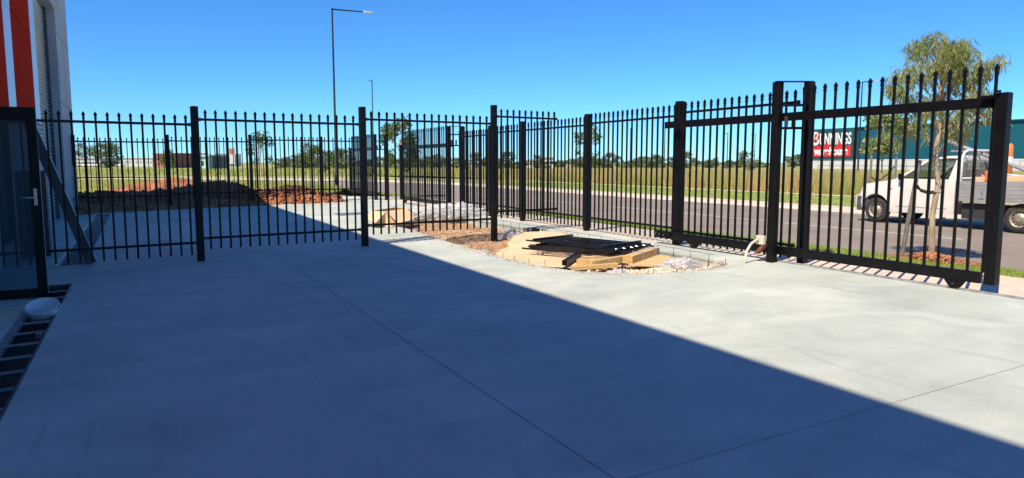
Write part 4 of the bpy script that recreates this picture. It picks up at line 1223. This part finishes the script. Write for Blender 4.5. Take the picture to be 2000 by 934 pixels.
carproto = None
for i, px in enumerate((163, 172, 184, 197, 216, 226, 240)):
    p = far_pt(px, 255)
    if carproto is None:
        carproto = thing("parked_car", "tiny pale car in the far row parked on the left horizon", "car", (p.x, p.y, 0), "cars parked on the far left horizon")
        ux, uy = RT.x, RT.y
        def cp(u, v, z): return (p.x + u * ux + v * FW.x, p.y + u * uy + v * FW.y, z)
        MB().loft([[cp(u, -.85, 0.35), cp(u, .85, 0.35), cp(u, .82, zt_), cp(u, -.82, zt_)] for u, zt_ in ((-2.2, .7), (-2.0, .95), (-.9, 1.0), (1.1, 1.02), (2.0, .9), (2.2, .65))]).build("body", 'utewhite', carproto)
        MB().loft([[cp(u, -.75, 1.0), cp(u, .75, 1.0), cp(u, .65, zt_), cp(u, -.65, zt_)] for u, zt_ in ((-1.5, 1.02), (-.9, 1.5), (.6, 1.52), (1.3, 1.02))]).build("cabin", 'carglass', carproto)
        for u in (-1.35, 1.35):
            for v in (-.8, .8):
                MB().tube([cp(u, v - .1, .32), cp(u, v + .1, .32)], 0.32, 12).build("wheel", 'rubber', carproto)
    else:
        c = copy_tree(carproto); c.location = (p.x, p.y, 0); c.rotation_euler = (0, 0, random.uniform(-.2, .2))

# the big warehouse across the road
wh = thing("warehouse", "big teal warehouse with white base and a large red and white shop sign", "building", (147, 100, 0))
MB().box(147, 205, 28, 121.5, 2.25, 9.4).build("wall", 'teal', wh)
MB().box(147.01, 204.9, 28.1, 121.4, -0.3, 2.25).build("base_wall", 'farwhite', wh)
MB().box(146.75, 146.995, 109.6, 121.5, 2.3, 9.55).build("sign_panel", 'tealdark', wh)
MB().box(146.55, 147.3, 27.9, 109.55, 9.38, 9.62).build("parapet_cap", 'tealdark', wh)
mb = MB()
for y in (98, 86, 74, 62): mb.box(146.95, 146.99, y, y + 0.12, 2.3, 9.38)
mb.build("panel_joint", 'tealdark', wh)
sgp = MB(); sgp.box(146.66, 146.74, 110.6, 121.25, 2.95, 5.45); red_sign = sgp.build("red_sign", 'signred', wh)
def lettering(txt, size, y, z, x, m, parent, squeeze=1.0, bold=0.0, name="lettering", shear=0.0):
    cu = bpy.data.curves.new(name, 'FONT')
    cu.body = txt; cu.size = size; cu.offset = bold; cu.extrude = 0.02; cu.shear = shear; cu.space_character = 1.0
    tmp = bpy.data.objects.new(name + "_tmp", cu)
    scene.collection.objects.link(tmp)
    dg = bpy.context.evaluated_depsgraph_get()
    me = bpy.data.meshes.new_from_object(tmp.evaluated_get(dg))
    bpy.data.objects.remove(tmp)
    co = np.zeros(len(me.vertices) * 3); me.vertices.foreach_get('co', co); co = co.reshape(-1, 3)
    w = co[:, 0].max() - co[:, 0].min(); x0 = co[:, 0].min()
    k_ = squeeze / w if squeeze else 1
    N = np.stack([-co[:, 2], -(co[:, 0] - x0) * k_, co[:, 1]], 1)
    me.vertices.foreach_set('co', N.ravel()); me.update()
    me.materials.clear(); me.materials.append(M[m])
    o = bpy.data.objects.new(name, me)
    link(o, parent, (x, y, z))
    return o
lettering("B", 4.5, 121.2, 5.75, 146.70, 'signwhite', wh, squeeze=1.75, bold=0.10, name="letter")
lettering("UNNINGS", 3.75, 119.25, 5.85, 146.70, 'signwhite', wh, squeeze=8.65, bold=0.09)
lettering("warehouse", 2.6, 120.7, 3.35, 146.62, 'signwhite', red_sign, squeeze=9.4, bold=0.09)
mb = MB()                                   # red slashes through the first letter, and the red roof peaks between the rows
for y0 in (121.0, 120.3):
    MB().add([(146.63, y0, 6.6), (146.63, y0 - 0.35, 6.6), (146.63, y0 - 1.15, 8.5), (146.63, y0 - 0.85, 8.6)], [(0, 1, 2, 3)]).build("red_slash", 'signred', wh)
for y0 in (118.0, 114.4):
    MB().add([(146.63, y0, 5.45), (146.63, y0 - 1.6, 5.45), (146.63, y0 - 0.7, 6.6)], [(0, 1, 2)]).build("red_peak", 'signred', wh)
mb = MB()
for i in range(26):
    y = 119 - i * 3.2
    mb.bar((146.2, y, 0), (146.2, y, 2.0), 0.08, 0.08)
mb.bar((146.2, 119, 1.9), (146.2, 36, 1.9), 0.05, 0.05); mb.bar((146.2, 119, 1.0), (146.2, 36, 1.0), 0.05, 0.05)
tag(mb.build("yard_fence", 'galv'), "thin grey wire fence along the white base of the teal warehouse", "fence")

# ================================================================== THE UTE
ut = thing("ute", "white single-cab ute with aluminium tray and ladder pipe, driving on the road behind the gate", "ute", (19.0, 11.5, -0.06))
UX, HW = 19.0, 0.88
GZ = -0.06
def ubody():
    wc, wz, wr = 12.80, 0.30, 0.43
    prof = [(10.66, 0.30), (12.30, 0.25)]
    prof += [(wc + wr * math.cos(R(a)), wz + wr * math.sin(R(a))) for a in range(186, -8, -14)][0:14]
    prof += [(13.42, 0.26), (13.50, 0.40), (13.51, 0.58), (13.47, 0.66), (13.42, 0.72), (13.38, 0.86), (13.31, 0.96), (13.15, 1.02), (12.80, 1.09), (12.45, 1.145), (12.2, 1.175), (11.9, 1.165), (10.66, 1.165)]
    bm = bmesh.new()
    vs = [bm.verts.new((-HW, y, z)) for y, z in prof]
    ed = [bm.edges.new((vs[i], vs[(i + 1) % len(vs)])) for i in range(len(vs))]
    bmesh.ops.triangle_fill(bm, edges=ed, use_beauty=True)
    r = bmesh.ops.extrude_face_region(bm, geom=bm.faces[:])
    for g in r['geom']:
        if isinstance(g, bmesh.types.BMVert): g.co.x = HW
    for xx in (-0.6, -0.3, 0, 0.3, 0.6): bmesh.ops.bisect_plane(bm, geom=bm.verts[:] + bm.edges[:] + bm.faces[:], plane_co=(xx, 0, 0), plane_no=(1, 0, 0))
    for zz in (0.36, 0.5, 0.54, 0.58, 0.75, 0.9, 1.0, 1.08): bmesh.ops.bisect_plane(bm, geom=bm.verts[:] + bm.edges[:] + bm.faces[:], plane_co=(0, 0, zz), plane_no=(0, 0, 1))
    for yy in (11.2, 11.7, 12.2, 12.7, 12.95, 13.2, 13.35, 13.42): bmesh.ops.bisect_plane(bm, geom=bm.verts[:] + bm.edges[:] + bm.faces[:], plane_co=(0, yy, 0), plane_no=(0, 1, 0))
    bmesh.ops.recalc_face_normals(bm, faces=bm.faces)
    for v in bm.verts:
        y, z = v.co.y, v.co.z
        k_ = 1 - 0.035 * max(0, (z - 0.6) / 0.57) ** 2 - 0.03 * max(0, (0.5 - z) / 0.25) ** 2
        if y > 12.9: k_ *= 1 - 0.13 * ((y - 12.9) / 0.6) ** 2
        d = math.hypot(y - wc, z - wz)
        if d < 0.60 and abs(v.co.x) > 0.8: k_ *= 1 + 0.035 * (1 - abs(d - 0.46) / 0.16 if abs(d - 0.46) < 0.16 else 0)
        v.co.x *= k_
        if y > 13.2 and z > 0.7: v.co.y -= 0.10 * (abs(v.co.x) / HW) ** 2
        if z > 1.0 and y > 12.2: v.co.z -= 0.035 * (abs(v.co.x) / HW) ** 3
        v.co.x += UX
    me = bpy.data.meshes.new("body"); bm.to_mesh(me); bm.free(); me.materials.append(M['utewhite'])
    me.polygons.foreach_set('use_smooth', [True] * len(me.polygons))
    o = bpy.data.objects.new("body", me); link(o, ut, (0, 0, 0))
    bv = o.modifiers.new("bevel", 'BEVEL'); bv.width = 0.02; bv.segments = 2; bv.limit_method = 'ANGLE'; bv.angle_limit = R(50)
    me.set_sharp_from_angle(angle=R(38)) if hasattr(me, 'set_sharp_from_angle') else None
    return o
body = ubody()
# cabin: roof, pillars, glass
XB, XR = 0.82, 0.66                         # half widths at belt and roof
def cabP(s, y, z):                          # point on the tumblehome
    t = (z - 1.16) / (1.68 - 1.16)
    return (UX + s * (XB + (XR - XB) * t), y, z)
def pillar(pts, w, s):
    mb = MB()
    for a_, b_ in zip(pts[:-1], pts[1:]): mb.bar(cabP(s, *a_), cabP(s, *b_), w, 0.055, upv=(1, 0, 0))
    return mb
rf_ = MB()
rings = []
for y, z, k_ in ((11.50, 1.645, .92), (11.40, 1.70, .97), (11.2, 1.745, 1), (10.95, 1.765, 1), (10.75, 1.76, 1), (10.66, 1.735, .97), (10.64, 1.66, .95)):
    w = XR * k_ + 0.02
    rings.append([(UX - w - .01, y, z - 0.075 if y < 11.35 else z - 0.02), (UX - w, y, z - 0.03 if y < 11.35 else z - .01), (UX - w * .8, y, z), (UX, y, z + 0.012), (UX + w * .8, y, z), (UX + w, y, z - 0.03 if y < 11.35 else z - .01), (UX + w + .01, y, z - 0.075 if y < 11.35 else z - 0.02), (UX, y, z - 0.05)])
rf_.loft(rings); rf_.build("roof", 'utewhite', ut, smooth=True)
for s in (-1, 1):
    pillar([(12.22, 1.15), (11.46, 1.665)], 0.06, s).build("pillar", 'utewhite', ut)
    mb = MB(); A_ = [cabP(s, 10.88, 1.14), cabP(s, 10.655, 1.14), cabP(s, 10.655, 1.70), cabP(s, 10.80, 1.70)]
    B_ = [(x_ - s * 0.05, y_, z_) for x_, y_, z_ in A_]; mb.loft([A_, B_]); mb.build("pillar", 'utewhite', ut)
    mb = MB(); g = [cabP(s, 12.02, 1.165), cabP(s, 10.86, 1.165), cabP(s, 10.79, 1.675), cabP(s, 11.42, 1.675), ]
    mb.add([(x_ - s * 0.012, y_, z_) for x_, y_, z_ in g], [(0, 1, 2, 3)]); mb.build("side_window", 'carglass', ut)
    mb = MB(); fr = [(12.05, 1.165), (11.42, 1.675), (10.79, 1.675), (10.87, 1.165)]
    for a_, b_ in zip(fr, fr[1:] + fr[:1]): mb.bar(cabP(s * 1.003, *a_), cabP(s * 1.003, *b_), 0.022, 0.02, upv=(1, 0, 0))
    mb.build("window_trim", 'seam', ut)
    # door seams and handle, indicator, mirror
    mb = MB()
    xo = UX + s * (HW * 0.992)
    for a_, b_ in (((12.17, 1.13), (12.20, 0.42)), ((12.20, 0.42), (10.86, 0.42)), ((10.86, 0.42), (10.84, 1.13))):
        mb.bar((xo - s * (0.03 if a_[1] > 1 else 0), *a_), (xo - s * (0.03 if b_[1] > 1 else 0), *b_), 0.008, 0.012, upv=(1, 0, 0))
    mb.bar((xo + s * .002, 12.18, 0.545), (xo + s * .002, 10.68, 0.545), 0.008, 0.008, upv=(1, 0, 0))
    mb.build("door_seam", 'seam', ut)
    mb = MB(); mb.box(min(xo, xo + s * .03) - .01, max(xo, xo + s * .03) - .01, 10.95, 11.10, 0.97, 1.005); mb.build("door_handle", 'black', ut, bevel=0.004)
    mb = MB(); mb.box(min(xo - s * .02, xo + s * .006), max(xo - s * .02, xo + s * .006), 12.33, 12.38, 0.86, 0.90); mb.build("indicator", 'amber', ut)
    mb = MB(); xm = UX + s * 0.93
    mb.loft([[(xm + s * a_ * .8, y_, zz + b_) for a_, b_ in ((-.09, -.09), (.09, -.085), (.10, .08), (-.09, .085))] for y_, zz in ((12.10, 1.215), (12.02, 1.22))] + [[(xm + s * a_ * .5, 12.15, 1.215 + b_ * .6) for a_, b_ in ((-.09, -.09), (.09, -.085), (.10, .08), (-.09, .085))]][:0])
    mb.bar((UX + s * .80, 12.03, 1.18), (xm, 12.06, 1.18), 0.04, 0.04); mb.build("mirror", 'black', ut, bevel=0.012)
    # headlight
    mb = MB(); hx = UX + s * 0.73
    V = [(UX + s * .79, 13.20, .80), (UX + s * .80, 13.08, .93), (UX + s * .60, 13.33, .955), (UX + s * .52, 13.40, .78)]
    mb.add([(x_ + s * .02, y_ + .025, z_) for x_, y_, z_ in V] + [(x_ - s * .08, y_ - .06, z_) for x_, y_, z_ in V], [(0, 1, 2, 3), (7, 6, 5, 4), (0, 4, 5, 1), (1, 5, 6, 2), (2, 6, 7, 3), (3, 7, 4, 0)])
    mb.build("headlight", 'lens', ut, bevel=0.006)
mb = MB(); g = [(UX - .76, 12.24, 1.17), (UX + .76, 12.24, 1.17), (UX + .63, 11.47, 1.665), (UX - .63, 11.47, 1.665)]
mb.add(g, [(0, 1, 2, 3)]); mb.build("windscreen", 'carglass', ut)
mb = MB(); g = [(UX - .76, 10.66, 1.17), (UX + .76, 10.66, 1.17), (UX + .64, 10.66, 1.66), (UX - .64, 10.66, 1.66)]; mb.add(g, [(0, 1, 2, 3)]); mb.build("rear_window", 'carglass', ut)
for s in (-.4, .4):
    mb = MB(); mb.bar((UX + s, 10.80, 0.9), (UX + s, 10.74, 1.42), 0.44, 0.12, upv=(0, 1, 0)); mb.bar((UX + s, 10.74, 1.44), (UX + s, 10.73, 1.60), 0.24, 0.08, upv=(0, 1, 0)); mb.build("seat", 'interior', ut, bevel=0.03)
mb = MB(); mb.box(UX - .74, UX + .74, 11.75, 12.15, 0.9, 1.19); mb.build("dashboard", 'interior', ut, bevel=0.03)
mb = MB(); c = Vector((UX + .4, 11.62, 1.16)); mb.tube([c + Vector((0.17 * math.cos(t), 0.08 * math.sin(t), 0.15 * math.sin(t))) for t in np.linspace(0, 6.28, 20)], 0.014, 6); mb.build("steering_wheel", 'interior', ut)
# bumper
mb = MB(); rings = []
for x_ in np.linspace(-0.84, 0.84, 13):
    b_ = -0.16 * (abs(x_) / .84) ** 3
    rings.append([(UX + x_, 13.20 + b_, .24), (UX + x_, 13.50 + b_, .27), (UX + x_, 13.545 + b_, .42), (UX + x_, 13.53 + b_, .62), (UX + x_, 13.46 + b_, .665), (UX + x_, 13.20 + b_, .64)])
mb.loft(rings); mb.build("bumper", 'bumper', ut, smooth=False, bevel=0.01)
for s in (-1, 1):
    mb = MB(); x0_ = UX + s * .72; x1_ = UX + s * .855
    mb.box(min(x0_, x1_), max(x0_, x1_), 13.17, 13.41, .25, .655); mb.build("bumper", 'bumper', ut, bevel=0.03)
mb = MB(); mb.box(UX - .5, UX + .5, 13.36, 13.45, .70, .86); mb.build("grille", 'seam', ut, bevel=0.01)
# underbody
mb = MB(); mb.box(UX - .52, UX + .52, 12.3, 13.3, .22, .75); mb.box(UX - .45, UX - .33, 7.2, 12.4, .36, .52); mb.box(UX + .33, UX + .45, 7.2, 12.4, .36, .52)
mb.box(UX - .3, UX + .3, 9.6, 11.9, .26, .5); mb.tube([(UX - .75, 9.15, .28), (UX + .75, 9.15, .28)], .07, 10); mb.tube([(UX, 9.15, .28), (UX, 9.16, .281)], .16, 12)
mb.box(UX - .8, UX - .5, 9.75, 10.5, .20, .58)
mb.build("chassis", 'seam', ut)
def wheel(y, x, s):
    zc = GZ + 0.348
    mb = MB(); n_ = 36
    prof = [(0.00, .205), (-.01, .22), (0.0, .30), (.015, .33), (.05, .346), (.10, .349), (.15, .346), (.185, .33), (.2, .30), (.2, .2)]
    V, F = [], []
    for (u, r_) in prof:
        for i in range(n_):
            t = 2 * math.pi * i / n_
            V.append((x - s * (u - 0.0), y + r_ * math.cos(t), zc + r_ * math.sin(t)))
    for k_ in range(len(prof) - 1):
        for i in range(n_): F.append((k_ * n_ + i, k_ * n_ + (i + 1) % n_, (k_ + 1) * n_ + (i + 1) % n_, (k_ + 1) * n_ + i))
    mb.add(V, F); w_ = mb.build("wheel", 'rubber', ut, smooth=True)
    mb = MB(); V, F = [], []
    prof = [(0.005, .212), (-.006, .205), (.02, .185), (.055, .172), (.045, .14), (.03, .115), (.01, .08), (-.012, .065), (-.016, .0)]
    for (u, r_) in prof:
        for i in range(n_):
            t = 2 * math.pi * i / n_
            V.append((x - s * u, y + r_ * math.cos(t), zc + r_ * math.sin(t)))
    for k_ in range(len(prof) - 1):
        for i in range(n_): F.append((k_ * n_ + i, k_ * n_ + (i + 1) % n_, (k_ + 1) * n_ + (i + 1) % n_, (k_ + 1) * n_ + i))
    mb.add(V, F); mb.build("rim", 'rim', w_, smooth=False)
    for i in range(12):
        t = 2 * math.pi * i / 12
        c = Vector((x - s * 0.047, y + .152 * math.cos(t), zc + .152 * math.sin(t)))
        MB().tube([c + Vector((s * .012, 0, 0)), c - Vector((s * .01, 0, 0))], 0.019, 8).build("rim_hole", 'seam', w_)
for y in (12.80, 9.15):
    wheel(y, UX - .86, -1); wheel(y, UX + .86, 1)
# tray
TX = 0.92
mb = MB(); mb.box(UX - TX, UX + TX, 7.25, 10.58, .70, .745); mb.build("tray_floor", 'alu', ut)
mb = MB(); mb.box(UX - TX - .02, UX + TX + .02, 7.25, 10.60, .645, .695); mb.build("tray_rail", 'alu', ut, bevel=0.004)
for s in (-1, 1):
    mb = MB(); xa, xb_ = UX + s * (TX - .005), UX + s * (TX - .04)
    mb.box(min(xa, xb_), max(xa, xb_), 7.27, 10.56, .75, 1.13)
    db = mb.build("drop_side", 'alu', ut, bevel=0.005)
    mb = MB(); xa = UX + s * (TX - .004); 
    for zz in (.84, .95, 1.04): mb.box(min(xa, xa + s * .004), max(xa, xa + s * .004), 7.3, 10.54, zz, zz + 0.01)
    mb.build("rib", 'alu', db)
    for y in (9.95, 8.95, 7.7):
        mb = MB(); xa = UX + s * (TX - .004); mb.box(min(xa, xa + s * .018), max(xa, xa + s * .018), y, y + .05, .70, .92); mb.tube([(xa + s * .012, y - .03, .735), (xa + s * .012, y + .09, .735)], .018, 8); mb.build("hinge", 'rust' if y == 7.7 else 'galv', db)
mb = MB(); mb.box(UX - TX, UX + TX, 7.22, 7.26, .75, 1.13); mb.build("tailgate", 'alu', ut)
def rack(y, name):
    mb = MB()
    pts = [(UX - .88, y, .75), (UX - .88, y, 1.72), (UX - .80, y, 1.84), (UX - .68, y, 1.89), (UX + .68, y, 1.89), (UX + .80, y, 1.84), (UX + .88, y, 1.72), (UX + .88, y, .75)]
    mb.tube(pts, 0.032, 8); mb.tube([(UX - .88, y, 1.20), (UX + .88, y, 1.20)], 0.022, 8)
    o = mb.build(name, 'utewhite', ut, smooth=True)
    mb = MB()
    for i in range(-6, 20):
        x0_ = -.86 + i * .10
        for sg in (1, -1):
            a_, b_ = (x0_, 1.22), (x0_ + .66, 1.86)
            if sg < 0: a_, b_ = (x0_ + .66, 1.22), (x0_, 1.86)
            # clip to the frame
            def clip(p_, q_):
                (x1, z1), (x2, z2) = p_, q_
                if x1 > x2: x1, z1, x2, z2 = x2, z2, x1, z1
                if x2 < -.85 or x1 > .85: return None
                if x1 < -.85: z1 += (z2 - z1) * (-.85 - x1) / (x2 - x1); x1 = -.85
                if x2 > .85: z2 = z1 + (z2 - z1) * (.85 - x1) / (x2 - x1); x2 = .85
                return (x1, z1), (x2, z2)
            cc = clip(a_, b_)
            if cc: mb.bar((UX + cc[0][0], y, cc[0][1]), (UX + cc[1][0], y, cc[1][1]), 0.009, 0.009, upv=(0, 1, 0))
    mb.build("rack_mesh", 'alu', o)
    return o
rack(10.52, "head_rack"); rack(7.5, "tail_rack")
mb = MB(); mb.tube([(UX - .62, 10.95, 1.88), (UX + .62, 10.95, 1.88)], .022, 8); mb.tube([(UX - .62, 10.95, 1.88), (UX - .62, 10.52, 1.87)], .022, 8); mb.tube([(UX + .62, 10.95, 1.88), (UX + .62, 10.52, 1.87)], .022, 8)
mb.build("roof_bar", 'alu', ut)
# load on the tray
pp = MB(); pp.tube([(19.0, 11.49, 2.18), (19.0, 9.55, 1.42), (19.0, 8.2, 0.89)], 0.045, 10)
tag(pp.build("grey_pipe", 'tape'), "long grey pipe sloping over the ute's cab from its tray", "pipe")
def cone(x, y, h, z, label):
    t = thing("traffic_bollard", label, "traffic bollard", (x, y, z))
    MB().box(x - .2, x + .2, y - .2, y + .2, z, z + .05).build("base", 'black', t, bevel=0.01)
    mb = MB(); mb.tube([(x, y, z + .05), (x, y, z + h * .95), (x, y, z + h)], [.10, .085, .05], 16); mb.build("post", 'orange', t, smooth=True)
    mb = MB(); mb.tube([(x, y, z + h * .6), (x, y, z + h * .75)], [.098, .095], 16); mb.build("reflective_band", 'signwhite', t)
cone(19.55, 10.2, 1.32, .75, "upright orange traffic bollard standing behind the ute's mesh head rack")
cone(19.5, 7.95, 1.05, .75, "second orange bollard at the tail of the ute's tray")
mb = MB(); mb.bar((18.3, 10.25, 1.17), (18.35, 7.9, 1.27), 0.10, 0.14); tag(mb.build("timber_plank", 'card', None, bevel=0.004), "pale orange-tinted plank lying along the ute's drop side", "plank")
mb = MB(); mb.box(18.22, 18.5, 9.75, 10.02, 1.14, 1.37); tag(mb.build("tool_box", 'orange', None, bevel=0.02), "small orange tool box on the ute's tray beside the rack", "tool box")
crumple("load_bag", (18.9, 10.2, .75), .55, .22, .62, 'bagred', "red and white bag pressed against the ute's head rack", "bag", 51, 2.0, .5, sub=4)
crumple("tarp", (18.85, 9.0, .75), .55, .55, .42, 'blue', "folded blue and white tarp heaped on the ute's tray", "tarp", 52, 1.8, .5, sub=4)
mb = MB(); mb.loft([[(18.4, 9.9, 1.32), (18.75, 9.9, 1.32), (18.75, 9.9, 1.335), (18.4, 9.9, 1.335)], [(18.4, 8.3, 1.16), (18.75, 8.3, 1.16), (18.75, 8.3, 1.175), (18.4, 8.3, 1.175)]])
tag(mb.build("white_board", 'plaswhite'), "thin white board resting over the plank on the ute's tray", "board")

# ================================================================== GRASS AND WEEDS
def blades(name, n, xr, yr, zf, h, w, m, label, cat, seed, clump=0.0, keep=None, lean=0.35, patch=0.0, hfun=None):
    rg = np.random.RandomState(seed)
    X = rg.uniform(*xr, n * 2); Y_ = rg.uniform(*yr, n * 2)
    ok = np.ones(len(X), bool)
    if keep is not None: ok &= keep(X, Y_)
    if patch:
        nz_ = np.array([mnoise.noise(Vector((x * patch, y * patch, seed))) for x, y in zip(X, Y_)])
        ok &= (nz_ + rg.rand(len(X)) * 0.9 - 0.35) > 0
    else: nz_ = np.array([mnoise.noise(Vector((x * .25, y * .25, seed))) for x, y in zip(X, Y_)])
    X, Y_, nz_ = X[ok][:n], Y_[ok][:n], nz_[ok][:n]
    k_ = len(X)
    Z = np.array([zf(x, y) for x, y in zip(X, Y_)])
    H = h * (0.45 + 0.75 * rg.rand(k_)) * (1 + 0.5 * nz_)
    if hfun is not None: H *= hfun(X, Y_)
    th = rg.rand(k_) * 6.28; dx, dy = np.cos(th), np.sin(th)
    W_ = w * (0.6 + 0.8 * rg.rand(k_))
    l1, l2 = rg.randn(k_) * lean * H, rg.randn(k_) * lean * H
    B0 = np.stack([X - dx * W_ / 2, Y_ - dy * W_ / 2, Z], 1); B1 = np.stack([X + dx * W_ / 2, Y_ + dy * W_ / 2, Z], 1)
    T0 = np.stack([X + l1, Y_ + l2, Z + H], 1)
    V = np.stack([B0, B1, T0], 1).reshape(-1, 3); F = np.arange(3 * k_).reshape(k_, 3)
    tone = np.clip(0.5 + 0.55 * nz_ + 0.22 * rg.randn(k_), 0, 1)
    o = np_mesh(name, V, F, m, tone=tone)
    return tag(o, label, cat, kind='stuff')
def road_ok(X, Y_):
    r = np.hypot(X - ROADC, Y_ - ROADY)
    return np.where(Y_ > ROADY, r > 43.2, X > 28.75)
blades("tall_weeds", 60000, (28.8, 62), (2, 80), lambda x, y: 0.06, 0.85, 0.035, 'weeds', "tall green and brown weeds filling the field across the road", "weeds", 1, keep=road_ok, lean=0.22)
blades("tall_weeds", 16000, (28.8, 32.5), (4, 50), lambda x, y: 0.06, 0.80, 0.025, 'weeds', "dense front edge of the tall weeds along the far footpath", "weeds", 12, keep=road_ok, lean=0.25)
blades("lawn_grass", 22000, (22.05, 27.9), (6, 50), lambda x, y: 0.045 + (x - 22) * .005, 0.07, 0.02, 'lawnblade', "mown green grass on the far verge of the road", "grass", 2, keep=lambda X, Y_: Y_ < ROADY)
blades("lawn_grass", 30000, (9.95, 11.2), (3.0, 20), lambda x, y: nvz(x), 0.055, 0.012, 'lawnblade', "narrow strip of green grass between the fence and the road", "grass", 3, keep=lambda X, Y_: np.hypot((X - 11) / .42, (Y_ - 6.75) / .75) > 0.95)
blades("lawn_grass", 5000, (10.0, 11.2), (29, 46), lambda x, y: nvz(x), 0.07, 0.02, 'lawnblade', "green verge grass beyond the far driveway gap", "grass", 4)
def field_keep(X, Y_):
    r = np.hypot(X - ROADC, Y_ - ROADY)
    return (np.hypot((X - 1.3) / 4.6, (Y_ - 34.5) / 2.4) > 1) & ((r > 43.2) | (r < 25)) & (Y_ + 1.2 * np.sin(X * 1.7) + np.sin(X * 4.1) > 33.2)
blades("field_grass", 60000, (-25, 12), (31, 75), lambda x, y: 0.08, 0.26, 0.03, 'grass', "bright green field grass stretching behind the rear fence", "grass", 5, keep=field_keep)
blades("field_grass", 26000, (-60, 60), (75, 170), lambda x, y: 0.02, 0.45, 0.12, 'grass', "far green and straw field grass running to the horizon", "grass", 6, keep=lambda X, Y_: (np.hypot(X - ROADC, Y_ - ROADY) > 43) & (X < 30 + Y_ * 0.2))
